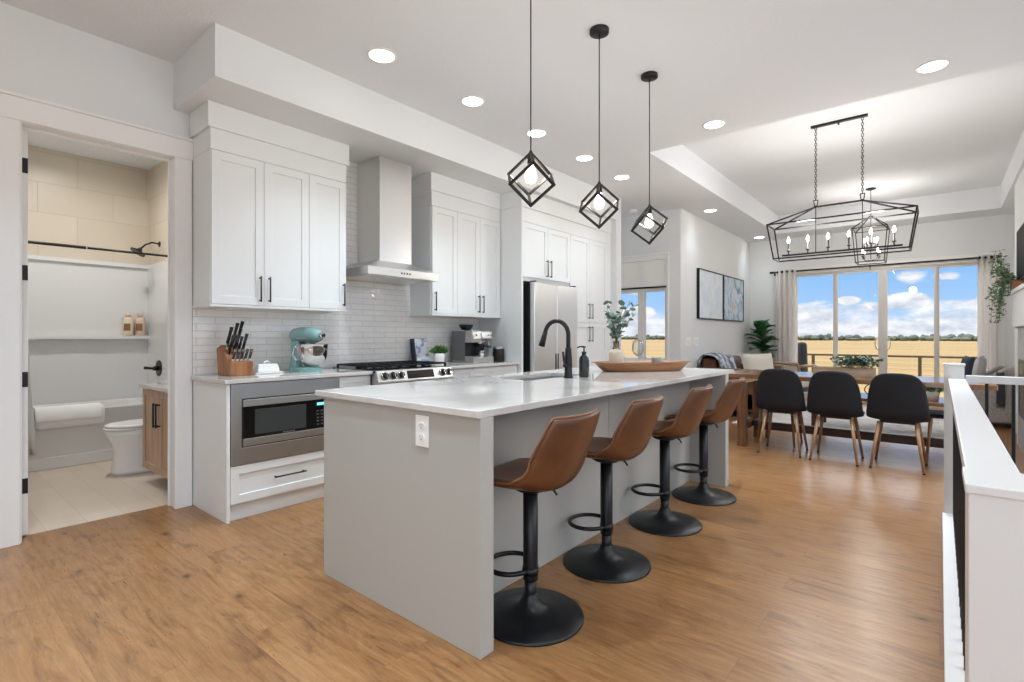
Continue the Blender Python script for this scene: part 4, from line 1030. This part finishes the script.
dc = make_chair('leftmost of the three black dining chairs with their backs to the camera', (-1.255, 5.915, 0), R(2))
dup(dc, 'middle of the three black dining chairs with their backs to the camera', (-.775, 5.88, 0), R(0)); dup(dc, 'rightmost black dining chair with its back to the camera, nearest the newel post', (-.292, 5.90, 0), R(-1))
stl = thing('side_stool', 'black-seated backless stool at the left end of the dining table', 'stool', (-1.385, 6.365, 0), 0, 'backless stools under the dining table')
MB().box(-.21, .21, -.19, .19, .435, .475).build('seat', 'blackfab', stl, False, bevel=.015, seg=3)
for sx in (-1, 1):
    for sy in (-1, 1): MB().tube([(sx * .15, sy * .15, .436), (sx * .185, sy * .19, 0)], [.017, .011], 10).build('leg', 'chairleg', stl, False)
dup(stl, 'black-seated backless stool at the right end of the table, partly behind the newel post', (.085, 6.36, 0))
tg = thing('trough_planter', 'long weathered wooden trough of greenery in the middle of the dining table', 'planter', (-.77, 6.30, TZ))
MB().ring(2, .008, .085, (-.27, .27, -.065, .065), (-.258, .258, -.053, .053)).build('trough', 'trough', tg, False, bevel=.003)
MB().box(-.27, .27, -.065, .065, 0, .0079).build('trough_base', 'trough', tg, False)
MB().box(-.2575, .2575, -.0525, .0525, .009, .065).build('soil', 'stem', tg, False)
q = MB(); rr = random.Random(21)
for i in range(460):
    b0 = Vector((rr.uniform(-.03, .25), rr.uniform(-.04, .04), .065)); a = rr.uniform(0, 6.283); L = rr.uniform(.05, .15); dv = Vector((.55 * math.cos(a), .5 * math.sin(a), rr.uniform(.35, 1))).normalized(); c_ = b0 + dv * L
    dl = Vector((rr.uniform(-1, 1), rr.uniform(-1, 1), rr.uniform(-.2, .8))).normalized(); sd_ = dl.cross(Vector((.3, .2, 1))).normalized() * .016
    q.add([c_, c_ + dl * .02 + sd_, c_ + dl * .045, c_ + dl * .02 - sd_], [(0, 1, 2, 3)])
    if i % 4 == 0: q.tube([b0, c_], .0015, 4)
q.build('foliage', 'leaf', tg, False)

# ================================================================== LIVING AREA
rgm = MB().box(-2.2, .25, 7.36, 9.4, 0, .012); tag(rgm.build('area_rug', 'rug', bevel=.004), 'large pale patterned rug beyond the dining table', 'rug')
cf = thing('coffee_table', 'glossy dark wooden coffee table on the pale rug', 'table', (-.55, 7.9, .012))
MB().box(-.75, .75, -.36, .36, .39, .43).build('tabletop', 'table', cf, False, bevel=.004)
for sx in (-1, 1):
    for sy in (-1, 1): MB().box(sx * .69 - .035, sx * .69 + .035, sy * .31 - .035, sy * .31 + .035, 0, .389).build('leg', 'stretch', cf, False, bevel=.003)
pp_ = thing('potted_plant', 'little green plant in a white pot on the coffee table', 'plant', (-.06, 7.82, .442))
MB().lathe([(.045, 0), (.06, .09), (.062, .10), (.054, .10), (.05, .085), (.001, .083)], (0, 0, 0), 24).build('pot', 'ceramic', pp_, False)
q = MB(); rr = random.Random(8)
for i in range(160):
    a = rr.uniform(0, 6.283); t = rr.uniform(0, 1.3); dv = Vector((math.sin(t) * math.cos(a), math.sin(t) * math.sin(a), math.cos(t))); c_ = Vector((0, 0, .085)) + dv * rr.uniform(.03, .085)
    sd_ = dv.cross(Vector((rr.uniform(-1, 1), rr.uniform(-1, 1), .2))).normalized() * .012; q.add([c_, c_ + dv * .02 + sd_, c_ + dv * .04, c_ + dv * .02 - sd_], [(0, 1, 2, 3)])
q.build('foliage', 'fig', pp_, False)
for i, (yb0, lab_) in enumerate(((7.80, 'open coffee table book'),)):
    bk = thing('magazine', 'dark looped wire ornament on the coffee table', 'ornament', (-.62, 7.82, .442))
    q = MB()
    for k_ in range(3): q.tube([(.11 * math.cos(t) * math.cos(k_ * 1.05), .11 * math.cos(t) * math.sin(k_ * 1.05), .085 + .08 * math.sin(t)) for t in [2 * math.pi * j / 24 for j in range(24)]], .006, 6, closed=True)
    bk.name = 'wire_ornament'; q.build('loops', 'black', bk, False); MB().lathe([(.05, 0), (.05, .006), (.001, .007)], (0, 0, 0), 20).build('base', 'black', bk, False)

sf = thing('leather_sofa', 'brown leather sofa against the picture wall', 'sofa', (-2.48, 8.80, 0)); sf.scale = (1, .9, 1)
MB().box(-.43, .42, -.95, .95, .10, .38).build('base', 'leather', sf, False, bevel=.03, seg=3)
for i in range(2): MB().box(-.2, .44, -.74 + .745 * i, -.005 + .745 * i, .375, .52).build('seat_cushion', 'leather', sf, False, bevel=.04, seg=4)
for i in range(2): MB().box(-.42, -.17, -.74 + .745 * i, -.005 + .745 * i, .5, .86).build('back_cushion', 'leather', sf, False, bevel=.07, seg=4)
for sy in (-1, 1):
    q = MB(); q.box(-.43, .44, sy * .76, sy * .95, .1, .60); q.cyl((-.43, sy * .855, .60), (.44, sy * .855, .60), .115, n=24); q.build('armrest', 'leather', sf, False)
for sx in (-.38, .37):
    for sy in (-.88, .88): MB().cyl((sx, sy, .1), (sx, sy, 0), .03, .022, 12).build('foot', 'stretch', sf, False)
def drape(pts, y0, y1, ny=10, amp=.008):
    rows = []
    for i in range(ny + 1):
        y_ = y0 + (y1 - y0) * i / ny; rows.append([(x + amp * math.sin(9 * i / ny + k_ * .9), y_, z + amp * math.cos(7 * i / ny + k_)) for k_, (x, z) in enumerate(pts)])
    return rows
th = thing('throw_blanket', 'folded blue-grey throw draped over the back of the brown sofa', 'blanket', (-2.48, 8.50, 0))
q = MB(); q.grid(drape([(-.47, .55), (-.46, .75), (-.42, .90), (-.33, .925), (-.2, .91), (-.12, .85), (-.10, .70), (-.05, .58), (.1, .56)], -.42, .28, 14, .012)); q.build('cloth', 'throw', th, False, solid=.025, sub=1)
q = MB()
for i in range(24): q.tube([(.1, -.41 + .029 * i, .56), (.13, -.41 + .029 * i, .545)], .003, 4)
q.build('fringe', 'throw', th, False)
pl = thing('throw_pillow', 'large off-white pillow propped on the brown sofa', 'pillow', (-2.27, 9.0, .70), R(-35))
def pillow(mb, w, h, d):
    n = 12
    for sg in (-1, 1):
        rows = []
        for i in range(n + 1):
            u = -1 + 2 * i / n; rows.append([])
            for j in range(n + 1):
                v = -1 + 2 * j / n; e = max(0, (1 - u ** 4) * (1 - v ** 4)) ** .5
                rows[-1].append((sg * d * e, w * u * (1 - .06 * (1 - v * v)), h * v * (1 - .06 * (1 - u * u))))
        mb.grid(rows)
    return mb
q = MB(); q.X = Matrix.Rotation(R(-14), 4, 'Y'); pillow(q, .30, .22, .08).build('cushion', 'cream', pl, False)
pc = MB(); pc.X = Matrix.Rotation(R(-14), 4, 'Y'); pc.tube([(0, .30 * a, .22 * b) for a, b in ((-1, -1), (0, -.94), (1, -1), (.94, 0), (1, 1), (0, .94), (-1, 1), (-.94, 0))], .006, 6, closed=True).build('piping', 'cream', pl, False)

ac = thing('wooden_armchair', 'light wooden-framed armchair near the left curtain', 'armchair', (-2.06, 10.18, 0), R(-12))
for sx in (-1, 1):
    MB().tube([(sx * .31, .30, 0), (sx * .31, .29, .45), (sx * .31, .27, .66)], .022, 10).build('front_leg', 'rattan', ac, False)
    MB().tube([(sx * .31, -.34, 0), (sx * .31, -.30, .4), (sx * .31, -.35, .62), (sx * .30, -.38, .72)], .022, 10).build('rear_leg', 'rattan', ac, False)
    MB().tube([(sx * .31, -.36, .68), (sx * .31, -.1, .685), (sx * .31, .2, .68), (sx * .31, .31, .665)], .026, 10).build('armrest', 'rattan', ac, False)
MB().tube([(-.31, -.38, .72), (0, -.40, .735), (.31, -.38, .72)], .026, 10).build('top_rail', 'rattan', ac, False)
MB().box(-.29, .29, -.30, .30, .30, .44).build('seat_cushion', 'cream', ac, False, bevel=.04, seg=4)
q = MB(); q.X = Matrix.Translation((0, -.30, .62)) @ Matrix.Rotation(R(14), 4, 'X'); q.box(-.28, .28, -.06, .06, -.2, .10); q.build('back_cushion', 'cream', ac, False, bevel=.045, seg=4)

fg = thing('fiddle_leaf_fig', 'tall dark green fiddle-leaf fig in the corner by the left curtain', 'plant', (-2.64, 10.72, 0)); fg.scale = (1.05, 1.05, 1.07)
MB().lathe([(.13, 0), (.17, .28), (.175, .30), (.155, .30), (.15, .27), (.001, .265)], (0, 0, 0), 32).build('pot', 'ceramic', fg, False)
q = MB(); q.tube([(0, 0, .26), (.02, .01, .6), (-.01, .0, .95), (.02, -.01, 1.3)], [.018, .015, .012, .007], 8); q.build('trunk', 'bark', fg, False)
q = MB(); rr = random.Random(4)
for i in range(34):
    f = i / 33; z = .72 + .50 * f; a = rr.uniform(0, 6.283); L = rr.uniform(.20, .31); tilt = .35 + .8 * f + rr.uniform(-.4, .4)
    dv = Vector((math.cos(a) * math.cos(tilt), math.sin(a) * math.cos(tilt), math.sin(tilt))); sd_ = dv.cross(Vector((0, 0, 1))).normalized(); up_ = sd_.cross(dv)
    prof = ((0, .02), (.1, .06), (.25, .22), (.45, .30), (.65, .37), (.82, .34), (.94, .2), (1., .02)); rows = []
    for t, w in prof:
        c_ = Vector((0, 0, z)) + dv * (.02 + L * t) + up_ * (.05 * t - .13 * t * t) + sd_ * (.03 * math.sin(3 * a) * t * t)
        rows.append([c_ + sd_ * (w * L * u * 1.1) + up_ * (.09 * abs(u) * w + .012 * math.sin(9 * t) * abs(u)) for u in (-1, -.5, 0, .5, 1)])
    q.grid(rows)
q.build('leaves', 'fig', fg, False)

am = thing('grey_armchair', 'grey upholstered armchair with sloping sides beside the right end of the patio door', 'armchair', (.43, 9.62, 0))
MB().box(-.26, .30, -.34, .34, .12, .40).build('seat_base', 'greyfab', am, False, bevel=.03, seg=3)
MB().box(-.27, .18, -.325, .325, .395, .52).build('seat_cushion', 'greyfab', am, False, bevel=.045, seg=4)
for sy in (-1, 1): MB().prism([(-.30, .06), (.36, .06), (.40, .74), (.22, .79), (.10, .70), (-.10, .61), (-.27, .57), (-.31, .50)], sy * .345, sy * .46, 1).build('side_panel', 'greyfab', am, False, bevel=.035, seg=4)
MB().prism([(.20, .1), (.36, .1), (.42, .78), (.26, .80)], -.344, .344, 1).build('backrest', 'greyfab', am, False, bevel=.04, seg=4)
for sx in (-.22, .28):
    for sy in (-.38, .38): MB().cyl((sx, sy, .07), (sx, sy, 0), .022, .016, 12).build('foot', 'stretch', am, False)
for nm, l, x, y_, z, a, m_, sz in (('cushion', 'navy cushion leaning in the grey armchair', .30, 9.84, .72, 12, 'navy', (.21, .19, .06)), ('cushion', 'light grey cushion in front of the right curtain, on the grey armchair', .41, 9.46, .73, -8, 'ltgrey', (.21, .20, .06))):
    o = thing(nm, l, 'cushion', (x, y_, z), R(a)); q = MB(); q.X = Matrix.Rotation(R(8), 4, 'Y'); pillow(q, *sz).build('cover', m_, o, False)
    q = MB(); q.X = Matrix.Rotation(R(8), 4, 'Y'); q.tube([(0, sz[0] * a_, sz[1] * b_2) for a_, b_2 in ((-1, -1), (0, -.94), (1, -1), (.94, 0), (1, 1), (0, .94), (-1, 1), (-.94, 0))], .005, 6, closed=True).build('piping', m_, o, False)
tw = thing('throw_blanket', 'charcoal throw hanging over the near side of the grey armchair', 'blanket', (.58, 9.62, 0))
rows = []
for i in range(9):
    x = -.02 + .08 * i / 8; zt = .655 + .05 * (x + .02) / .17 + .03
    rows.append([(x + .004 * math.sin(3 * k_ + i), y_, z + (.02 * math.sin(i * 1.7) if z < .5 else 0) + (zt - .70 if z > .62 else 0)) for k_, (y_, z) in enumerate(((-.33, .60), (-.335, .69), (-.36, .735), (-.41, .745), (-.455, .73), (-.485, .68), (-.49, .55), (-.492, .4), (-.49, .3)))])
MB().grid(rows).build('cloth', 'dkthrow', tw, False, solid=.015, sub=1)
q = MB()
for i in range(8): q.tube([(-.015 + .0098 * i, -.49, .30), (-.015 + .0098 * i, -.492, .27)], .003, 4)
q.build('fringe', 'dkthrow', tw, False)

# ---- curtains
def curtain(label, x0, x1, folds, z0=.03, z1=2.47, y=10.955):
    o = thing('curtain', label, 'curtain', ((x0 + x1) / 2, y, 0)); n = folds * 12; rows = []
    for i in range(9):
        f = i / 8; z = z0 + (z1 - z0) * f; sp_ = 1.06 - .06 * f; amp = .036 + .012 * (1 - f)
        rows.append([((x0 + x1) / 2 + (x1 - x0) * sp_ * (j / n - .5), y + amp * math.sin(2 * math.pi * folds * j / n + .3 * math.sin(3 * (1 - f))), z) for j in range(n + 1)])
    MB().grid(rows).build('panel', 'curtain', o, solid=.004)
    q = MB()
    for k_ in range(folds * 2):
        x = x0 + (x1 - x0) * (k_ + .5) / (folds * 2) ; q.tube([(x, y + .026 * math.cos(t), 2.435 + .026 * math.sin(t)) for t in [2 * math.pi * j / 16 for j in range(16)]], .0045, 6, closed=True)
    q.build('grommets', 'bronze', o); return o
curtain('linen curtain hanging at the left side of the patio door', -2.45, -2.10, 4); curtain('linen curtain hanging at the right side of the patio door', .46, .675, 3)
rd = thing('curtain_rod', 'dark thin curtain rod above the patio door', 'curtain rod', (-.95, 10.955, 2.435))
MB().tube([(-2.53, 10.955, 2.435), (.70, 10.955, 2.435)], .0125, 12).build('rod', 'bronze', rd)
for x in (-2.53, .70): MB().tube([(x - .03, 10.955, 2.435), (x - .028, 10.955, 2.435), (x + .028, 10.955, 2.435), (x + .03, 10.955, 2.435)], [.012, .021, .021, .012], 14).build('finial', 'bronze', rd)
for x in (-2.49, -.95, .69): q = MB(); q.tube([(x, 10.955, 2.42), (x, 11.045, 2.42)], .008, 8); q.box(x - .015, x + .015, 11.04, YF, 2.38, 2.46); q.build('bracket', 'bronze', rd)

# ---- pictures and switches on the picture wall
for l, y0, y1, m_ in (('framed pale blue abstract picture, the nearer of two on the wall', 8.09, 9.265, 'artpale'), ('framed deep blue and white abstract picture, the farther of two on the wall', 9.295, 10.475, 'artdeep')):
    o = thing('framed_picture', l, 'picture', (XP, (y0 + y1) / 2, 1.875), 0, None)
    MB().ring(0, XP + .001, XP + .045, (y0, y1, 1.475, 2.272), (y0 + .016, y1 - .016, 1.491, 2.256)).build('frame', 'black', o, bevel=.002)
    MB().box(XP + .002, XP + .034, y0 + .0165, y1 - .0165, 1.4915, 2.2555).build('canvas', m_, o)
for l, y, ng in (('white light switch plate on the picture wall, nearer the hallway', 7.735, 1), ('white light switch plate on the picture wall, farther from the hallway', 8.07, 1)):
    o = thing('light_switch', l, 'switch', (XP, y, 1.11))
    MB().box(XP, XP + .007, y - .105, y + .105, 1.043, 1.177).build('cover_plate', 'plastic', o, bevel=.003)
    for dy in (-.06, 0, .06): MB().box(XP + .007, XP + .011, y + dy - .016, y + dy + .016, 1.076, 1.144).build('rocker', 'ceramic', o, bevel=.002)

# ---- fireplace, mantel, television, planter
fp = thing('fireplace_surround', 'white fireplace surround with grey tile on the right wall', 'fireplace', (.72, 8.2, 0))
MB().box(.62, .7199, 6.9, 8.0, 1.3, 1.66).build('mantel', 'trim', fp, bevel=.004)
MB().box(.60, .7199, 6.86, 8.02, 1.66, 1.70).build('mantel_shelf', 'trim', fp, bevel=.004)
MB().box(.66, .7199, 6.95, 7.93, .0, 1.285).build('tile_panel', 'tilegrey', fp)
MB().box(.655, .7199, 7.9305, 7.965, 0, 1.2995).build('edge_trim', 'trim', fp, bevel=.003)
MB().box(.64, .7199, 6.95, 7.93, 1.2855, 1.2995).build('metal_strip', 'black', fp)
MB().ring(0, .65, .66, (7.1, 7.75, .35, .95), (7.14, 7.71, .39, .91)).build('firebox_frame', 'black', fp)
MB().box(.652, .6595, 7.141, 7.709, .391, .909).build('firebox_glass', 'dark', fp)
tv = thing('television', 'flat black television above the mantel at the right edge', 'television', (.70, 7.35, 2.1))
MB().box(.655, .70, 6.75, 7.98, 1.80, 2.36).build('housing', 'darkplastic', tv, bevel=.004)
MB().box(.652, .656, 6.765, 7.965, 1.815, 2.345).build('screen', mat('tv_screen', '#0B0C0E', .6, IOR=1.2), tv); MB().box(.70, .7199, 7.2, 7.5, 1.95, 2.2).build('wall_bracket', 'black', tv)
pb = thing('mantel_planter', 'wooden box planter with trailing ivy at the left end of the mantel', 'planter', (.655, 7.88, 1.70))
MB().box(-.05, .05, -.14, .14, 0, .10).build('box', 'terracotta', pb, False, bevel=.004)
MB().box(-.04, .04, -.13, .13, .1001, .106).build('soil', 'stem', pb, False)
q = MB(); rr = random.Random(17)
def leaf_(q, c_, L):
    dl = Vector((rr.uniform(-1, 1), rr.uniform(-1, 1), rr.uniform(-.6, .6))).normalized(); sd_ = dl.cross(Vector((rr.uniform(-1, 1), rr.uniform(-1, 1), 1))).normalized() * L * .32
    q.add([c_, c_ + dl * L * .5 + sd_, c_ + dl * L, c_ + dl * L * .5 - sd_], [(0, 1, 2, 3)])
for i in range(26):
    y_ = rr.uniform(-.1, .14); x = rr.uniform(-.045, 0); out = rr.uniform(.05, .20); drop = rr.uniform(.1, .5) if i % 3 else -rr.uniform(.1, .35); ydir = rr.uniform(-.05, .14)
    pts = [Vector((x - out * (1 - (1 - t) ** 2), y_ + ydir * t, .10 + .05 * math.sin(math.pi * min(1, t * 1.5)) - drop * t * t)) for t in [k_ / 12 for k_ in range(13)]]
    q.tube(pts, .0018, 4)
    for p_ in pts[1:]:
        for _ in range(3): leaf_(q, p_ + Vector((rr.uniform(-.012, .012), rr.uniform(-.02, .02), rr.uniform(-.012, .012))), rr.uniform(.025, .05))
q.build('foliage', 'trail', pb, False)

# ================================================================== BATHROOM
tu = thing('bathtub', 'white alcove bathtub at the back of the bathroom', 'bathtub', (-6.54, 1.1, 0))
q = MB(); ins = []
def rr_(x0, x1, y0, y1, r, z, n=6):
    out = []
    for (cx_, cy_, a0) in ((x1 - r, y1 - r, 0), (x0 + r, y1 - r, 90), (x0 + r, y0 + r, 180), (x1 - r, y0 + r, 270)):
        for k_ in range(n + 1): out.append((cx_ + r * math.cos(R(a0 + 90 * k_ / n)), cy_ + r * math.sin(R(a0 + 90 * k_ / n)), z))
    return out
rows = [rr_(-6.918, -6.175, .362, 1.838, .01, 0), rr_(-6.918, -6.175, .362, 1.838, .01, .50), rr_(-6.915, -6.165, .365, 1.835, .015, .515), rr_(-6.85, -6.24, .45, 1.75, .12, .515), rr_(-6.84, -6.25, .46, 1.74, .12, .50), rr_(-6.79, -6.30, .55, 1.66, .14, .15), rr_(-6.72, -6.37, .65, 1.58, .14, .13)]
q.grid(rows, closed=True).add(rows[-1], [tuple(range(len(rows[-1])))]); q.build('tub_shell', 'acrylic', tu)
MB().box(-6.176, -6.16, .362, 1.838, 0, .105).build('apron_step', 'acrylic', tu, bevel=.004)
tw2 = thing('bath_towel', 'white towels folded over the edge of the bathtub', 'towel', (-6.2, .98, 0))
for k_, (a, b, zb) in enumerate(((.79, 1.29, .36), (.79, 1.27, .425))):
    rows = []
    for i in range(13):
        y_ = a + (b - a) * i / 12; rows.append([(x + .004 * math.sin(i * 1.3 + k2), y_, z) for k2, (x, z) in enumerate(((-6.27, .44 + .02 * k_), (-6.262, .50), (-6.245, .532 + .018 * k_), (-6.20, .537 + .018 * k_), (-6.165, .53 + .018 * k_), (-6.148 + .014 * k_, .50), (-6.144 + .014 * k_, .45), (-6.143 + .014 * k_, zb)))])
    MB().grid(rows).build('towel_layer', 'towel', tw2, solid=.02, sub=1)
bx = thing('shower_curtain', 'white shower curtain bunched at the left end of the tub', 'curtain', (-6.12, .47, 0)); rows = []
for i in range(11):
    f = i / 10; z = .16 + 1.84 * f; wd = .50 - .06 * f
    rows.append([(-6.07 + .03 * math.sin(j * 1.5), .36 + (.43 - .10 * f) * j / 26, z) for j in range(27)])
MB().grid(rows).build('cloth', 'towel', bx, solid=.004)
MB().tube([(-6.10, .40 + .025 * math.cos(t), 2.02 + .025 * math.sin(t)) for t in [2 * math.pi * j / 14 for j in range(14)]], .003, 6, closed=True).build('ring', 'bronze', bx)
sr = thing('shower_rod', 'dark shower curtain rod across the tub', 'rod', (-6.10, 1.1, 2.02))
MB().tube([(-6.10, .33, 2.02), (-6.10, 1.15, 2.02)], .014, 12).build('rod', 'bronze', sr); MB().tube([(-6.10, 1.14, 2.02), (-6.10, 1.84, 2.02)], .011, 12).build('telescoping_end', 'bronze', sr)
MB().tube([(-6.10, 1.138, 2.02), (-6.10, 1.146, 2.02)], .0148, 12).build('collar', 'chrome', sr)
sh = thing('shower_fixture', 'dark bronze shower head on the tiled side wall', 'shower head', (-6.54, 1.85, 2.2))
MB().lathe([(.03, 0), (.03, .008), (.012, .012)], (0, 0, 0), 20).build('flange', 'bronze', sh, False).rotation_euler = (R(90), 0, 0)
MB().tube([(0, 0, 0), (0, -.07, .01), (0, -.13, -.02), (0, -.17, -.065)], .009, 10).build('arm', 'bronze', sh, False)
q = MB(); a = Vector((0, -.17, -.065)); dv = Vector((0, -.55, -.83)).normalized(); q.tube([a, a + dv * .03, a + dv * .05, a + dv * .062], [.014, .028, .075, .072], 24); q.build('spray_face', 'bronze', sh, False)
sv = thing('shower_valve', 'dark round shower valve with lever on the tub side wall', 'valve', (-6.52, 1.84, .85))
MB().tube([(0, 0, 0), (0, -.012, 0)], .085, 28).build('escutcheon', 'bronze', sv, False)
q = MB(); q.tube([(0, -.012, 0), (0, -.06, 0)], [.028, .022], 16); q.tube([(0, -.055, 0), (0, -.14, .01)], [.013, .016], 10); q.build('lever', 'bronze', sv, False)
for l, y_, m_, lm in (('cream toiletry bottle with brown label on the tub ledge', 1.645, 'abs', 'abslabel'), ('pinkish toiletry bottle right of the cream one on the tub ledge', 1.755, 'absp', 'abslabel')):
    o = thing('toiletry_bottle', l, 'bottle', (-6.865, y_, 1.205)); MB().lathe([(.034, 0), (.037, .005), (.037, .13), (.030, .148), (.016, .155)], (0, 0, 0), 24).build('bottle_body', m_, o, False)
    MB().lathe([(.018, .154), (.018, .19), (.001, .192)], (0, 0, 0), 20).build('cap', 'absp', o, False)
    q = MB(); q.grid([[(.0376 * math.cos(t), .0376 * math.sin(t), z) for t in [R(-70 + 10 * k_) for k_ in range(9)]] for z in (.04, .10)]); q.build('front_label', lm, o, False); o.scale = (1.28, 1.28, 1.32)

to = thing('toilet', 'white toilet between the tub and the oak vanity', 'toilet', (-5.50, 1.87, 0))
def ell(cy_, rx_, ry_, z, n=32, sq=1.): return [(rx_ * math.copysign(abs(math.cos(t)) ** sq, math.cos(t)), cy_ + ry_ * math.copysign(abs(math.sin(t)) ** sq, math.sin(t)), z) for t in [2 * math.pi * j / n for j in range(n)]]
q = MB(); rows = [ell(-.39, .13, .285, 0, sq=.7), ell(-.39, .125, .28, .03, sq=.7), ell(-.39, .12, .27, .14, sq=.7), ell(-.40, .125, .26, .20, sq=.8), ell(-.43, .155, .245, .27), ell(-.45, .182, .262, .34), ell(-.455, .186, .268, .385), ell(-.455, .13, .2, .388), ell(-.455, .10, .16, .28)]
q.grid(rows, closed=True).add(rows[-1], [tuple(range(32))]).add(rows[0], [tuple(range(32))]); q.build('bowl', 'porcelain', to, False)
q = MB(); rows = [ell(-.455, .184, .268, .39), ell(-.455, .19, .273, .396), ell(-.455, .19, .273, .404), ell(-.455, .184, .268, .408)]; q.grid(rows, closed=True).add(rows[-1], [tuple(range(32))]).add(rows[0], [tuple(range(32))]); q.build('seat', 'porcelain', to, False)
q = MB(); rows = [ell(-.45, .182, .268, .411), ell(-.45, .188, .272, .417), ell(-.45, .188, .272, .426), ell(-.45, .17, .25, .436)]; q.grid(rows, closed=True).add(rows[-1], [tuple(range(32))]).add(rows[0], [tuple(range(32))]); q.build('lid', 'porcelain', to, False)
MB().box(-.19, .19, -.21, -.012, .40, .74).build('tank', 'porcelain', to, False, bevel=.025, seg=4); MB().box(-.2, .2, -.22, -.01, .741, .775).build('tank_lid', 'porcelain', to, False, bevel=.01, seg=3)
MB().tube([(-.13, -.212, .68), (-.13, -.235, .68), (-.07, -.24, .675)], .008, 8).build('flush_lever', 'chrome', to, False)
vn = thing('bathroom_vanity', 'floating oak vanity with white counter by the bathroom door', 'vanity', (-4.68, 1.6, 0))
VY = 1.315
MB().box(-5.08, -4.26, VY + .021, 1.868, .115, .775).build('cabinet_body', 'oak', vn, bevel=.002)
for a, b, xp in ((-5.078, -4.672, -4.70), (-4.668, -4.262, -4.64)):
    q = MB(); q.ring(1, VY, VY + .02, (a, b, .118, .772), (a + .055, b - .055, .173, .717)); q.box(a + .053, b - .053, VY + .009, VY + .02, .171, .719); d = q.build('door', 'oak', vn, bevel=.0015)
    pull(d, (xp, VY, .50), (xp, VY, .665), (0, -.03, 0), r=.0065)
MB().box(-5.10, -4.245, VY - .02, 1.868, .776, .805).build('counter', 'quartz', vn, bevel=.003)
tp = thing('paper_holder', 'black toilet paper holder on the far side of the oak vanity', 'paper holder', (-5.08, 1.40, .70))
q = MB(); q.tube([(0, 0, 0), (-.05, 0, 0), (-.05, 0, -.005)], .012, 10); q.tube([(-.05, -.07, -.002), (-.05, .09, -.002)], .012, 10); q.build('bar', 'blackm', tp, False)
tx = thing('tissue_box', 'small beige tissue box on the vanity counter', 'box', (-4.92, 1.70, .805))
MB().box(-.055, .055, -.055, .055, 0, .12).build('carton', mottle(mat('tissue_carton', '#D6B89A', .7), '#C79F7D', '#E0CBB4', 40), tx, False, bevel=.003)
MB().grid([[(.03 * math.cos(t) * k2, .012 * math.sin(t) * k2, .12 + .035 * i) for t in [2 * math.pi * j / 12 for j in range(12)]] for i, k2 in ((0, 1), (1, .9))], closed=True).build('tissue', 'paper', tx, False)
